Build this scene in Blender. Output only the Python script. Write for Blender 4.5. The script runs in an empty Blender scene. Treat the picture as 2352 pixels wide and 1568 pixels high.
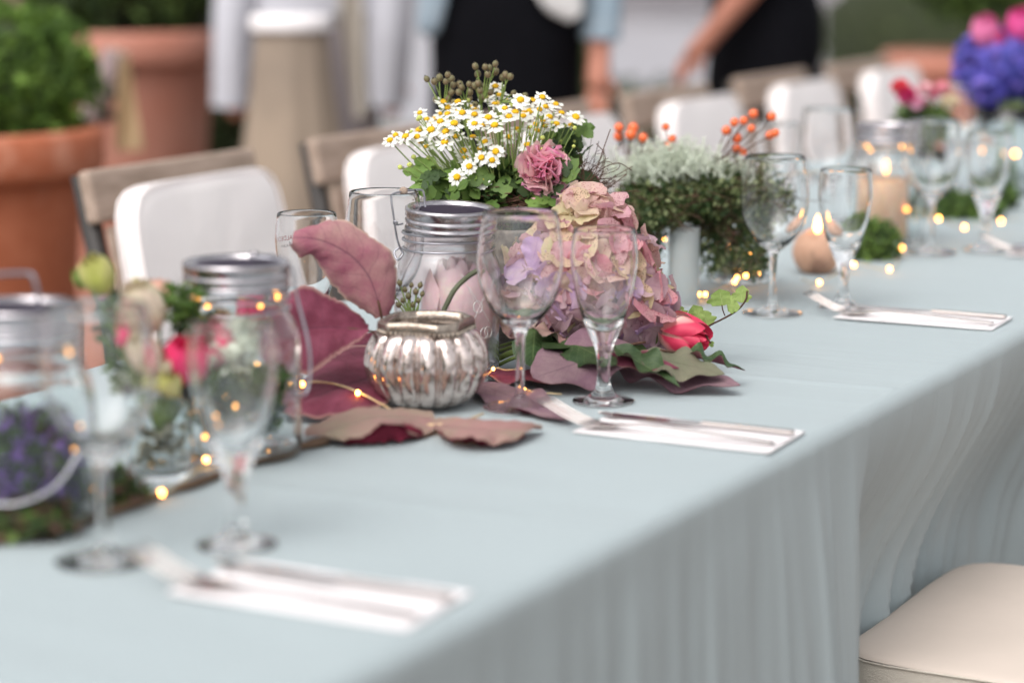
import bpy, math, random
from mathutils import Vector, Matrix, noise
from math import sin, cos, pi, radians, atan2, sqrt

sc = bpy.context.scene
R = random.Random(7)

# ---------------------------------------------------------------- camera
CAM = Vector((0.757, 0.0, 1.205))
PITCH, YAW = math.atan(956 / 5553), radians(27.9)
cd = bpy.data.cameras.new('camera'); cam = bpy.data.objects.new('camera', cd); sc.collection.objects.link(cam)
cam.location = CAM; cam.rotation_euler = (pi / 2 - PITCH, 0, YAW)
cd.lens = 85; cd.sensor_width = 36; cd.clip_start = 0.05; cd.clip_end = 400
cd.dof.use_dof = True; cd.dof.focus_distance = 2.52; cd.dof.aperture_fstop = 2.45
sc.camera = cam

# ---------------------------------------------------------------- world, sun, exposure
w = bpy.data.worlds.new('World'); sc.world = w; w.use_nodes = True
nt = w.node_tree; nt.nodes.clear()
sky = nt.nodes.new('ShaderNodeTexSky'); sky.sky_type = 'NISHITA'; sky.sun_disc = False
SUN_EL, SUN_AZ = radians(54), radians(183)      # azimuth from +Y towards +X
sky.sun_elevation = SUN_EL; sky.sun_rotation = SUN_AZ
sky.air_density = 1.0; sky.dust_density = 4.0; sky.ozone_density = 1.0
hs = nt.nodes.new('ShaderNodeHueSaturation'); hs.inputs['Saturation'].default_value = 0.135
bg = nt.nodes.new('ShaderNodeBackground'); bg.inputs['Strength'].default_value = 0.15
wo = nt.nodes.new('ShaderNodeOutputWorld')
nt.links.new(sky.outputs[0], hs.inputs['Color']); nt.links.new(hs.outputs[0], bg.inputs[0]); nt.links.new(bg.outputs[0], wo.inputs[0])
sl = bpy.data.lights.new('sun', 'SUN'); sl.energy = 0.85; sl.angle = radians(60); sl.color = (1.0, 0.94, 0.87)
so = bpy.data.objects.new('sun', sl); sc.collection.objects.link(so)
sd = Vector((sin(SUN_AZ) * cos(SUN_EL), cos(SUN_AZ) * cos(SUN_EL), sin(SUN_EL)))
so.rotation_euler = sd.to_track_quat('Z', 'Y').to_euler()
vs = sc.view_settings; vs.view_transform = 'Standard'; vs.look = 'None'; vs.gamma = 1; vs.use_curve_mapping = False
vs.exposure = 0.66
cy = sc.cycles
cy.max_bounces = 16; cy.transmission_bounces = 16; cy.transparent_max_bounces = 8; cy.glossy_bounces = 6; cy.diffuse_bounces = 4
cy.caustics_reflective = True; cy.caustics_refractive = True; cy.blur_glossy = 0.3
cy.sample_clamp_indirect = 2.6; cy.use_denoising = True

# ---------------------------------------------------------------- helpers
_f = Vector((-sin(YAW) * cos(PITCH), cos(YAW) * cos(PITCH), -sin(PITCH)))
_r = Vector((cos(YAW), sin(YAW), 0)); _u = _r.cross(_f)
def at(px, py, z=None, t=None, x=None):
    """world point seen at a place of the survey grid, on a height z, at a depth t or on the plane x"""
    d = _f + _r * ((px - 1176) / 5553) + _u * ((784 - py) / 5553)
    if t is None:
        t = (z - CAM.z) / d.z if z is not None else (x - CAM.x) / d.x
    return CAM + d * t

def lin(c):
    return tuple(((v / 255) / 12.92 if v <= 10 else ((v / 255 + .055) / 1.055) ** 2.4) for v in c)

class MB:
    def __init__(s): s.v = []; s.f = []; s.m = []; s.uv = []
    def add(s, vs, fs, mi=0, uvs=None):
        o = len(s.v); s.v += [tuple(p) for p in vs]
        s.uv += uvs if uvs else [(0, 0)] * len(vs)
        for f in fs: s.f.append(tuple(i + o for i in f)); s.m.append(mi)
    def grid(s, fn, nu, nv, mi=0, close_u=False, flip=False):
        vs, uv = [], []
        cu = nu if close_u else nu + 1
        for j in range(nv + 1):
            for i in range(cu):
                vs.append(fn(i / nu, j / nv)); uv.append((i / nu, j / nv))
        fs = []
        for j in range(nv):
            for i in range(nu):
                a = j * cu + i; b = j * cu + (i + 1) % cu; c = (j + 1) * cu + (i + 1) % cu; d = (j + 1) * cu + i
                fs.append((a, d, c, b) if flip else (a, b, c, d))
        s.add(vs, fs, mi, uv)
    def box(s, c, size, mi=0, M=None):
        vs = []
        for dz in (-.5, .5):
            for dy in (-.5, .5):
                for dx in (-.5, .5):
                    p = Vector((dx * size[0], dy * size[1], dz * size[2]))
                    if M: p = M @ p
                    vs.append(p + Vector(c))
        s.add(vs, [(0, 2, 3, 1), (4, 5, 7, 6), (0, 1, 5, 4), (2, 6, 7, 3), (0, 4, 6, 2), (1, 3, 7, 5)], mi)
    def rbox(s, c, size, r, mi=0, M=None, n=3):
        # rounded box: an extruded rounded rectangle with softened rims
        prof = [(-.5, 1.0), (-.5 + .06, 0.35), (-.5 + .2, 0.0), (.5 - .2, 0.0), (.5 - .06, .35), (.5, 1.0)]
        hx, hy, hz = size[0] / 2, size[1] / 2, size[2]
        ring = []
        for qx, qy, a0 in ((1, 1, 0), (-1, 1, pi / 2), (-1, -1, pi), (1, -1, 1.5 * pi)):
            for k in range(n + 1):
                a = a0 + pi / 2 * k / n; ring.append((qx * (hx - r) + r * cos(a), qy * (hy - r) + r * sin(a), cos(a), sin(a)))
        vs = []; N = len(ring)
        for (zz, ins) in prof:
            for (x, y, nx, ny) in ring:
                p = Vector((x - nx * ins * hz * .3, y - ny * ins * hz * .3, zz * hz)); p = M @ p if M else p
                vs.append(p + Vector(c))
        fs = []
        for j in range(len(prof) - 1):
            for i in range(N): fs.append((j * N + i, j * N + (i + 1) % N, (j + 1) * N + (i + 1) % N, (j + 1) * N + i))
        fs.append(tuple(range(N - 1, -1, -1))); fs.append(tuple((len(prof) - 1) * N + i for i in range(N)))
        s.add(vs, fs, mi)
    def tube(s, pts, rad, seg=6, mi=0, cap=True, closed=False):
        pts = [Vector(p) for p in pts]; n = len(pts)
        if not hasattr(rad, '__len__'): rad = [rad] * n
        vs, uv = [], []; prev = None
        for i, p in enumerate(pts):
            if closed: d = pts[(i + 1) % n] - pts[i - 1]
            else: d = pts[min(i + 1, n - 1)] - pts[max(i - 1, 0)]
            if d.length < 1e-9: d = Vector((0, 0, 1))
            d.normalize()
            if prev is None:
                a = Vector((0, 0, 1)) if abs(d.z) < .9 else Vector((1, 0, 0)); nrm = d.cross(a).normalized()
            else:
                nrm = prev - d * prev.dot(d)
                nrm = nrm.normalized() if nrm.length > 1e-6 else d.orthogonal().normalized()
            prev = nrm; b = d.cross(nrm)
            for k in range(seg):
                a = 2 * pi * k / seg; vs.append(p + (nrm * cos(a) + b * sin(a)) * rad[i]); uv.append((k / seg, i / max(1, n - 1)))
        fs = []
        for i in range(n if closed else n - 1):
            j = (i + 1) % n
            for k in range(seg): fs.append((i * seg + k, i * seg + (k + 1) % seg, j * seg + (k + 1) % seg, j * seg + k))
        if cap and not closed:
            fs.append(tuple(range(seg - 1, -1, -1))); fs.append(tuple((n - 1) * seg + k for k in range(seg)))
        s.add(vs, fs, mi, uv)
    def lathe(s, prof, seg=48, c=(0, 0, 0), mi=0, rf=None):
        c = Vector(c); vs, uv, fs = [], [], []; n = len(prof)
        idx = []
        for j, (r, z) in enumerate(prof):
            if r < 1e-6: idx.append([len(vs)] * seg); vs.append(c + Vector((0, 0, z))); uv.append((.5, j / (n - 1)))
            else:
                row = []
                for k in range(seg):
                    a = 2 * pi * k / seg; rr = r * (rf(a, z) if rf else 1)
                    row.append(len(vs)); vs.append(c + Vector((rr * cos(a), rr * sin(a), z))); uv.append((k / seg, j / (n - 1)))
                idx.append(row)
        for j in range(n - 1):
            for k in range(seg):
                q = [idx[j][k], idx[j][(k + 1) % seg], idx[j + 1][(k + 1) % seg], idx[j + 1][k]]
                o = []
                for i in q:
                    if i not in o: o.append(i)
                if len(o) > 2: fs.append(tuple(o))
        s.add(vs, fs, mi, uv)
    def ball(s, c, r, seg=10, rings=6, mi=0, sc_=(1, 1, 1), M=None, nz=0, fr=10):
        c = Vector(c); vs = []; fs = []
        def P(d):
            d = Vector(d); k = 1 + (nz * noise.noise(d * fr * .3 + c * 7) if nz else 0)
            p = Vector((d.x * sc_[0], d.y * sc_[1], d.z * sc_[2])) * r * k
            return c + (M @ p if M else p)
        vs.append(P((0, 0, -1)))
        for j in range(1, rings):
            t = -pi / 2 + pi * j / rings
            for k in range(seg):
                a = 2 * pi * k / seg; vs.append(P((cos(t) * cos(a), cos(t) * sin(a), sin(t))))
        vs.append(P((0, 0, 1))); L = len(vs) - 1
        for k in range(seg):
            fs.append((0, 1 + (k + 1) % seg, 1 + k)); b = 1 + (rings - 2) * seg; fs.append((L, b + k, b + (k + 1) % seg))
        for j in range(rings - 2):
            for k in range(seg):
                a = 1 + j * seg; fs.append((a + k, a + (k + 1) % seg, a + seg + (k + 1) % seg, a + seg + k))
        s.add(vs, fs, mi)
    def mesh(s, name, mats, smooth=True, off=None):
        me = bpy.data.meshes.new(name)
        vv = s.v if off is None else [(p[0] - off[0], p[1] - off[1], p[2] - off[2]) for p in s.v]
        me.from_pydata(vv, [], s.f)
        for m in (mats if isinstance(mats, (list, tuple)) else [mats]): me.materials.append(m)
        me.polygons.foreach_set('material_index', s.m)
        me.polygons.foreach_set('use_smooth', [smooth] * len(s.f))
        ul = me.uv_layers.new(name='UVMap'); li = [0] * len(me.loops); me.loops.foreach_get('vertex_index', li)
        buf = []
        for i in li: buf += s.uv[i]
        ul.data.foreach_set('uv', buf)
        me.update()
        return me
    def build(s, name, mats, parent=None, smooth=True, rel=True, kind=None, label=None, auto=None):
        off = None
        if parent is not None and rel:
            off = origin(parent)
        me = s.mesh(name, mats, smooth, off)
        if auto: 
            try: me.set_sharp_from_angle(angle=radians(auto))
            except Exception: pass
        return link(name, me, parent, kind, label)

def origin(o):
    v = Vector(o.location)
    while o.parent: o = o.parent; v += Vector(o.location)
    return v
def link(name, me, parent=None, kind=None, label=None):
    o = bpy.data.objects.new(name, me); sc.collection.objects.link(o)
    if parent is not None: o.parent = parent
    if kind: o['kind'] = kind
    if label: o['label'] = label
    return o
def thing(name, label, cat, loc, group=None):
    o = bpy.data.objects.new(name, None); sc.collection.objects.link(o); o.empty_display_size = .02
    o.location = loc; o['label'] = label; o['category'] = cat
    if group: o['group'] = group
    return o
def tag(o, label, cat, group=None):
    o['label'] = label; o['category'] = cat
    if group: o['group'] = group
    return o
def copy_tree(o, loc=None, label=None, parent=None, rotz=None):
    c = o.copy(); sc.collection.objects.link(c)
    if parent is not None: c.parent = parent
    if loc is not None: c.location = loc
    if rotz is not None: c.rotation_euler = (0, 0, rotz)
    if label: c['label'] = label
    for ch in [x for x in sc.objects if x.parent == o]: copy_tree(ch, parent=c)
    return c
def crom(pts, n=4):
    """Catmull-Rom through the points"""
    P = [Vector(p) for p in pts]; P = [P[0] * 2 - P[1]] + P + [P[-1] * 2 - P[-2]]; out = []
    for i in range(1, len(P) - 2):
        for k in range(n):
            t = k / n; a, b, c, d = P[i - 1], P[i], P[i + 1], P[i + 2]
            out.append(.5 * ((2 * b) + (c - a) * t + (2 * a - 5 * b + 4 * c - d) * t * t + (3 * b - a - 3 * c + d) * t ** 3))
    out.append(P[-2]); return out
def bez(a, b, c, n=8):
    return [a * (1 - t) ** 2 + b * 2 * t * (1 - t) + c * t * t for t in [k / n for k in range(n + 1)]]
def frame(n, up=Vector((0, 0, 1))):
    n = Vector(n).normalized()
    x = up.cross(n)
    if x.length < 1e-4: x = Vector((1, 0, 0)).cross(n)
    x.normalize(); y = n.cross(x)
    return Matrix((x, y, n)).transposed()

# ---------------------------------------------------------------- materials
def mat(name, col, rough=.6, var=None, vs_=6, bump=0, bs=40, metal=0, spec=.5, trans=0, ior=1.45, sss=0, emit=None, es=0, sheen=0, stretch=None, coat=0, thin=0, v2=None):
    m = bpy.data.materials.new(name); m.use_nodes = True; t = m.node_tree; b = t.nodes['Principled BSDF']
    def I(k, v): b.inputs[k].default_value = v
    c = lin(col); I('Base Color', (*c, 1)); I('Roughness', rough); I('Metallic', metal); I('IOR', ior)
    I('Specular IOR Level', spec); I('Transmission Weight', trans); I('Coat Weight', coat)
    if sss: I('Subsurface Weight', sss); I('Subsurface Radius', (1, .5, .3)); I('Subsurface Scale', .006)
    if sheen: I('Sheen Weight', sheen); I('Sheen Roughness', .5)
    if emit: I('Emission Color', (*lin(emit), 1)); I('Emission Strength', es)
    tc = t.nodes.new('ShaderNodeTexCoord'); src = tc.outputs['Object']
    if stretch:
        mp = t.nodes.new('ShaderNodeMapping'); mp.inputs['Scale'].default_value = stretch; t.links.new(src, mp.inputs[0]); src = mp.outputs[0]
    if var is not None:
        n = t.nodes.new('ShaderNodeTexNoise'); n.inputs['Scale'].default_value = vs_; n.inputs['Detail'].default_value = 5; n.inputs['Roughness'].default_value = .6
        t.links.new(src, n.inputs['Vector'])
        cr = t.nodes.new('ShaderNodeValToRGB'); e = cr.color_ramp.elements
        e[0].position = .32; e[0].color = (*c, 1); e[1].position = .68; e[1].color = (*lin(var), 1)
        if v2: q = cr.color_ramp.elements.new(.5); q.color = (*lin(v2), 1)
        t.links.new(n.outputs['Fac'], cr.inputs[0]); t.links.new(cr.outputs[0], b.inputs['Base Color'])
    if bump:
        n = t.nodes.new('ShaderNodeTexNoise'); n.inputs['Scale'].default_value = bs; n.inputs['Detail'].default_value = 4
        t.links.new(src, n.inputs['Vector'])
        bp = t.nodes.new('ShaderNodeBump'); bp.inputs['Strength'].default_value = bump; bp.inputs['Distance'].default_value = .003
        t.links.new(n.outputs['Fac'], bp.inputs['Height']); t.links.new(bp.outputs[0], b.inputs['Normal'])
    if thin:   # thin leaf or petal: some light passes through
        tr = t.nodes.new('ShaderNodeBsdfTranslucent'); mx = t.nodes.new('ShaderNodeMixShader'); mx.inputs[0].default_value = thin
        tr.inputs[0].default_value = (*c, 1)
        if var is not None: t.links.new(cr.outputs[0], tr.inputs[0])
        out = t.nodes['Material Output']
        t.links.new(b.outputs[0], mx.inputs[1]); t.links.new(tr.outputs[0], mx.inputs[2]); t.links.new(mx.outputs[0], out.inputs[0])
    return m

def leafmat(name, c1, c2, cv, rough=.7, nlat=9, slant=.55, vein=.5, thin=.15, speck=None, vs_=25, margin=None):
    """leaf: two tones of the blade, paler or darker midrib and side veins from the UV, fine relief"""
    m = bpy.data.materials.new(name); m.use_nodes = True; t = m.node_tree; b = t.nodes['Principled BSDF']; N = t.nodes.new; L = t.links.new
    uv = N('ShaderNodeUVMap'); sx = N('ShaderNodeSeparateXYZ'); L(uv.outputs[0], sx.inputs[0])
    def M(op, a, b_=None, c_=None):
        n = N('ShaderNodeMath'); n.operation = op
        for i, v in enumerate((a, b_, c_)):
            if v is None: continue
            if isinstance(v, (int, float)): n.inputs[i].default_value = v
            else: L(v, n.inputs[i])
        return n.outputs[0]
    au = M('ABSOLUTE', M('SUBTRACT', sx.outputs[0], .5))
    mid = M('SUBTRACT', 1.0, M('MULTIPLY', au, 40.0)); mid = M('MAXIMUM', mid, 0.0)
    tc = N('ShaderNodeTexCoord'); nd = N('ShaderNodeTexNoise'); nd.inputs['Scale'].default_value = 30; L(tc.outputs['Object'], nd.inputs['Vector'])
    ph = M('ADD', M('MULTIPLY', M('SUBTRACT', sx.outputs[1], M('MULTIPLY', au, slant)), nlat), M('MULTIPLY', nd.outputs['Fac'], 1.1))
    fr = M('ABSOLUTE', M('SUBTRACT', M('FRACT', ph), .5))
    lat = M('MAXIMUM', M('SUBTRACT', 1.0, M('MULTIPLY', fr, 11.0)), 0.0)
    vo = N('ShaderNodeTexVoronoi'); vo.feature = 'DISTANCE_TO_EDGE'; vo.inputs['Scale'].default_value = 230; L(tc.outputs['Object'], vo.inputs['Vector'])
    net = M('MULTIPLY', M('MAXIMUM', M('SUBTRACT', 1.0, M('MULTIPLY', vo.outputs['Distance'], 9.0)), 0.0), .22)
    ve = M('MINIMUM', M('ADD', M('ADD', mid, net), M('MULTIPLY', lat, .38)), 1.0)
    n1 = N('ShaderNodeTexNoise'); n1.inputs['Scale'].default_value = vs_; n1.inputs['Detail'].default_value = 6; n1.inputs['Roughness'].default_value = .62; L(tc.outputs['Object'], n1.inputs['Vector'])
    cr = N('ShaderNodeValToRGB'); e = cr.color_ramp.elements; e[0].position = .36; e[0].color = (*lin(c1), 1); e[1].position = .64; e[1].color = (*lin(c2), 1)
    L(n1.outputs['Fac'], cr.inputs[0]); col = cr.outputs[0]
    mx = N('ShaderNodeMix'); mx.data_type = 'RGBA'; L(M('MULTIPLY', ve, vein), mx.inputs[0]); L(col, mx.inputs[6]); mx.inputs[7].default_value = (*lin(cv), 1); col = mx.outputs[2]
    if margin:
        mm = N('ShaderNodeMix'); mm.data_type = 'RGBA'; L(M('MULTIPLY', M('MINIMUM', M('MAXIMUM', M('MULTIPLY', M('SUBTRACT', au, .44), 18.0), 0.0), 1.0), .6), mm.inputs[0]); L(col, mm.inputs[6]); mm.inputs[7].default_value = (*lin(margin), 1); col = mm.outputs[2]
    if speck:
        n2 = N('ShaderNodeTexNoise'); n2.inputs['Scale'].default_value = 650; n2.inputs['Detail'].default_value = 2; L(tc.outputs['Object'], n2.inputs['Vector'])
        n3 = N('ShaderNodeTexNoise'); n3.inputs['Scale'].default_value = 45; L(tc.outputs['Object'], n3.inputs['Vector'])
        f = M('MULTIPLY', M('GREATER_THAN', n2.outputs['Fac'], .6), M('GREATER_THAN', n3.outputs['Fac'], .5))
        m2 = N('ShaderNodeMix'); m2.data_type = 'RGBA'; L(M('MULTIPLY', f, .7), m2.inputs[0]); L(col, m2.inputs[6]); m2.inputs[7].default_value = (*lin(speck), 1); col = m2.outputs[2]
    L(col, b.inputs['Base Color']); b.inputs['Roughness'].default_value = rough; b.inputs['Specular IOR Level'].default_value = .3
    nb = N('ShaderNodeTexNoise'); nb.inputs['Scale'].default_value = 300; nb.inputs['Detail'].default_value = 3; L(tc.outputs['Object'], nb.inputs['Vector'])
    bp = N('ShaderNodeBump'); bp.inputs['Strength'].default_value = .45; bp.inputs['Distance'].default_value = .0015
    L(M('SUBTRACT', M('MULTIPLY', nb.outputs['Fac'], .35), M('MULTIPLY', ve, .6)), bp.inputs['Height']); L(bp.outputs[0], b.inputs['Normal'])
    tr = N('ShaderNodeBsdfTranslucent'); L(col, tr.inputs[0]); ms = N('ShaderNodeMixShader'); ms.inputs[0].default_value = thin
    L(b.outputs[0], ms.inputs[1]); L(tr.outputs[0], ms.inputs[2]); L(ms.outputs[0], t.nodes['Material Output'].inputs[0])
    return m

GLASS = mat('clear_glass', (255, 255, 255), 0.0, trans=1, ior=1.43)
JGLASS = mat('jar_glass', (246, 250, 250), 0.015, trans=1, ior=1.45, bump=.06, bs=30)
FROST = mat('frosted_glass', (235, 240, 240), 0.45, trans=.75, ior=1.4)
SILVER = mat('brushed_tin', (196, 191, 194), .24, var=(150, 146, 150), vs_=90, metal=1, stretch=(1, 1, 4))
STEEL = mat('cutlery_steel', (186, 178, 175), .13, metal=1)
WIRE = mat('zinc_wire', (170, 170, 178), .3, metal=.9)
COPPER = mat('fairy_wire', (214, 190, 146), .4, metal=.5)
LED = mat('warm_led', (255, 170, 80), .4, emit=(255, 172, 80), es=17)
FLAME = mat('candle_flame', (255, 190, 110), .4, emit=(255, 176, 84), es=22)
def cloth_mat():
    m = mat('pale_blue_cloth', (157, 168, 171), .85, sheen=.1)
    t = m.node_tree; N = t.nodes.new; L = t.links.new; b = t.nodes['Principled BSDF']
    tc = N('ShaderNodeTexCoord'); 
    w1 = N('ShaderNodeTexWave'); w1.inputs['Scale'].default_value = 320; w1.bands_direction = 'Y'; w1.inputs['Distortion'].default_value = 1.5
    w2 = N('ShaderNodeTexWave'); w2.inputs['Scale'].default_value = 320; w2.bands_direction = 'DIAGONAL'; w2.inputs['Distortion'].default_value = 1.5
    n = N('ShaderNodeTexNoise'); n.inputs['Scale'].default_value = 9; n.inputs['Detail'].default_value = 4
    mp = N('ShaderNodeMapping'); mp.inputs['Scale'].default_value = (.35, 2.2, .25); L(tc.outputs['Object'], mp.inputs[0]); L(mp.outputs[0], n.inputs['Vector'])
    for k in (w1, w2): L(tc.outputs['Object'], k.inputs['Vector'])
    a = N('ShaderNodeMath'); a.operation = 'ADD'; L(w1.outputs['Fac'], a.inputs[0]); L(w2.outputs['Fac'], a.inputs[1])
    b1 = N('ShaderNodeBump'); b1.inputs['Strength'].default_value = .25; b1.inputs['Distance'].default_value = .0006; L(a.outputs[0], b1.inputs['Height'])
    b2 = N('ShaderNodeBump'); b2.inputs['Strength'].default_value = .8; b2.inputs['Distance'].default_value = .004; L(n.outputs['Fac'], b2.inputs['Height']); L(b1.outputs[0], b2.inputs['Normal'])
    L(b2.outputs[0], b.inputs['Normal'])
    return m
CLOTH = cloth_mat()
NAPKIN = mat('white_napkin', (236, 231, 232), .8, bump=.15, bs=200)
CUSH = mat('cream_cushion', (208, 194, 183), .6, var=(200, 187, 176), vs_=5, bump=.45, bs=10)
CUSHSIDE = mat('cushion_side_fabric', (206, 198, 186), .8, bump=.5, bs=700)
CUSHW = mat('white_cushion', (240, 233, 231), .6, var=(235, 227, 226), vs_=6, bump=.9, bs=11)
OLDWOOD = mat('weathered_wood', (142, 124, 110), .8, var=(176, 156, 142), vs_=9, stretch=(6, 1, 6), bump=.4, bs=30)
DARKIRON = mat('dark_iron', (48, 44, 42), .5)
TERRA = mat('terracotta', (186, 112, 82), .8, var=(198, 140, 116), vs_=7, v2=(170, 96, 66), bump=.2, bs=20)
TERRA2 = mat('faded_terracotta', (176, 112, 92), .8, var=(186, 134, 118), vs_=4)
SOIL = mat('soil', (50, 38, 30), .95)
TAUPE = mat('taupe_drape', (160, 143, 126), .8, var=(122, 110, 100), vs_=2)
TWIG = mat('brown_twig', (96, 66, 50), .8, var=(70, 48, 38), vs_=30)
BRANCH = mat('branch_bark', (120, 96, 72), .85, var=(70, 52, 42), vs_=25, bump=.6, bs=60, stretch=(1, .3, 1))
STEM = mat('green_stem', (104, 124, 62), .6, var=(130, 148, 80), vs_=20)
PETALW = mat('white_petal', (232, 232, 224), .6, thin=.25)
YELLOW = mat('yellow_disc', (240, 194, 26), .8, var=(222, 164, 14), vs_=200, bump=.8, bs=900)
BERRY = mat('green_berry', (92, 96, 58), .5, var=(122, 100, 78), vs_=40)
BERRYTIP = mat('berry_tip', (40, 30, 26), .8)
ORANGE = mat('orange_rosehip', (226, 88, 44), .28, var=(238, 122, 66), vs_=60, coat=.3)
def gl(name, a, b, **k): return mat(name, a, .6, var=b, vs_=14, thin=.25, **k)
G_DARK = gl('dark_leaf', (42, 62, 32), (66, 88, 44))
G_MID = gl('mid_leaf', (66, 94, 40), (108, 134, 62))
G_BRIGHT = gl('bright_leaf', (96, 130, 52), (132, 160, 76))
G_GREY = gl('grey_foliage', (200, 208, 190), (226, 230, 216))
MAUVE = leafmat('mauve_leaf', (98, 36, 54), (130, 64, 84), (72, 36, 50), vein=.6, nlat=7, margin=(184, 150, 138))
MAUVE_L = leafmat('pale_mauve_leaf', (150, 80, 102), (182, 150, 140), (100, 58, 78), vein=.6, vs_=11, nlat=7, margin=(200, 180, 158))
CRIMSON = leafmat('crimson_underside', (98, 18, 40), (122, 28, 54), (96, 30, 40), vein=.3)
TANLEAF = leafmat('tan_leaf', (150, 136, 118), (160, 122, 118), (132, 108, 104), vein=.3, vs_=18)
GREYLEAF = leafmat('grey_mauve_leaf', (126, 94, 108), (148, 122, 126), (96, 68, 82), vein=.5)
SAGE = leafmat('sage_leaf', (112, 116, 92), (128, 122, 104), (88, 86, 70), vein=.5)
GLOSSG = leafmat('glossy_green_leaf', (46, 70, 40), (74, 94, 58), (122, 140, 92), rough=.42, vein=.5)
IVY = leafmat('ivy_leaf', (112, 136, 66), (138, 158, 88), (164, 178, 120), vein=.5, nlat=4)

# ---------------------------------------------------------------- organic shape makers
def leaf_mb(mb, B, T, W, N, shape='ovate', curl=0., cup=0., wave=0., wf=5, fold=0., teeth=0., nu=10, nv=16, ph=0., m0=0, m1=None, thick=.0006, droop=0., skew=0.):
    """one leaf blade from base B to tip T, width W, facing N"""
    B, T, N = Vector(B), Vector(T), Vector(N); D = T - B; Ln = D.length; D = D.normalized()
    N = (N - D * N.dot(D)).normalized(); S = D.cross(N)
    def wd(v):
        if shape == 'ovate': a = sin(pi * v ** .72) ** .8 if 0 < v < 1 else 0
        elif shape == 'round': a = sin(pi * v ** .8) ** .55 if 0 < v < 1 else 0
        elif shape == 'lance': a = sin(pi * v ** .8) ** 1.1 if 0 < v < 1 else 0
        elif shape == 'obov': a = sin(pi * v ** 1.35) ** .7 if 0 < v < 1 else 0
        elif shape == 'petal': a = (sin(pi * min(1, v ** 1.15)) ** .45 * (.45 + .55 * min(1, v * 1.8))) if 0 < v < 1 else 0
        elif shape == 'ivy': a = (sin(pi * v ** .6) ** .7 * (.75 + .35 * abs(cos(2.6 * pi * v)))) if 0 < v < 1 else 0
        else: a = sin(pi * v)
        return max(a, .012)
    def P(u, v, off=0.):
        s = (u - .5) * 2
        ww = W / 2 * wd(v) * (1 + teeth * (sin(v * 46 + ph) * .5 + noise.noise(Vector((v * 13, s * .4 + ph, ph * 3))))) 
        x = s * ww; a = abs(s)
        z = cup * W * a * a * wd(v) + fold * abs(x) + wave * a ** 1.6 * sin(v * wf * 2 * pi / 2 + ph + (1.7 if s > 0 else 0)) * sin(pi * min(1, v * 1.1)) ** .5 * wd(v) + curl * Ln * v * v - droop * Ln * sin(pi * v) \
            + .01 * W * noise.noise(Vector((u * 3 + ph, v * 4, ph)))
        return B + D * (v * Ln) + S * (x + skew * W * sin(pi * v)) + N * (z + off)
    mb.grid(lambda u, v: P(u, v), nu, nv, m0)
    if m1 is not None: mb.grid(lambda u, v: P(u, v, -thick), nu, nv, m1, flip=True)

def leaf(name, B, T, W, N, mats, label=None, cat=None, parent=None, petiole=None, **k):
    mb = MB(); leaf_mb(mb, B, T, W, N, m0=0, m1=1, **k)
    if parent is None:
        root = thing(name, label, cat or 'leaf', B)
        mb.build('blade', mats, root)
        q = MB(); e = petiole if petiole is not None else Vector(B) - (Vector(T) - Vector(B)).normalized() * .018 - Vector((0, 0, .003))
        q.tube(bez(Vector(B) + (Vector(T) - Vector(B)) * .04, (Vector(B) + Vector(e)) / 2, Vector(e), 4), .0013, 6)
        q.build('stalk', TWIG, root); return root
    return mb.build(name, mats, parent)

def leaf3(name, label, mid, left, right, mats, n=6, nu=16, bow=.004, teeth=.0012, ruff=.0015, seed=0, stalk=None, parent=None):
    """leaf blade spanned between its midrib and its two margins (world points, base to tip)"""
    M_, L_, R_ = crom(mid, n), crom(left, n), crom(right, n); N_ = len(M_) - 1; mb = MB()
    def P(u, v, off=0.):
        i = min(N_, int(round(v * N_))); s = (u - .5) * 2; e = L_[i] if s < 0 else R_[i]; a = abs(s); m = M_[i]
        w = e - m; along = (M_[min(N_, i + 1)] - M_[max(0, i - 1)]).normalized(); nn = w.cross(along) * (-1 if s < 0 else 1); nn = nn.normalized() if nn.length > 1e-8 else Vector((0, 0, 1))
        p = m + w * a * (1 + (teeth / max(w.length, .004)) * noise.noise(Vector((i * .9, s, seed * 3.1))) * 2 * a)
        return p + nn * (bow * sin(pi * a) + ruff * a * a * noise.noise(Vector((i * .33, s * 2, seed))) * 2 + .0006 * sin(i * 1.1 - a * 5) * a + off)
    mb.grid(P, nu, N_, 0); mb.grid(lambda u, v: P(u, v, -.0007), nu, N_, 1, flip=True)
    if parent is not None: return mb.build(name, mats, parent)
    root = thing(name, label, 'leaf', Vector(mid[0])); mb.build('blade', mats, root)
    if stalk:
        q = MB(); q.tube(crom([mid[1], mid[0]] + list(stalk), 3), .0014, 6); q.build('stalk', TWIG, root)
    return root

def scatter_leaves(mb, pts, size, rng, mi=0, up=.3, shape=2):
    """many small two-facet leaves (each a folded diamond)"""
    for p in pts:
        d = Vector((rng.gauss(0, 1), rng.gauss(0, 1), rng.gauss(0, 1) + up)).normalized(); n = Vector((rng.gauss(0, 1), rng.gauss(0, 1), rng.gauss(.6, 1))); 
        s = d.cross(n).normalized(); s_ = size * rng.uniform(.6, 1.3); p = Vector(p); nn = s.cross(d)
        a = p; b = p + d * s_ * .5 + s * s_ * .3 + nn * s_ * .08; c = p + d * s_; e = p + d * s_ * .5 - s * s_ * .3 + nn * s_ * .08
        mb.add([a, b, c, e], [(0, 1, 2), (0, 2, 3)], mi)

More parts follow.
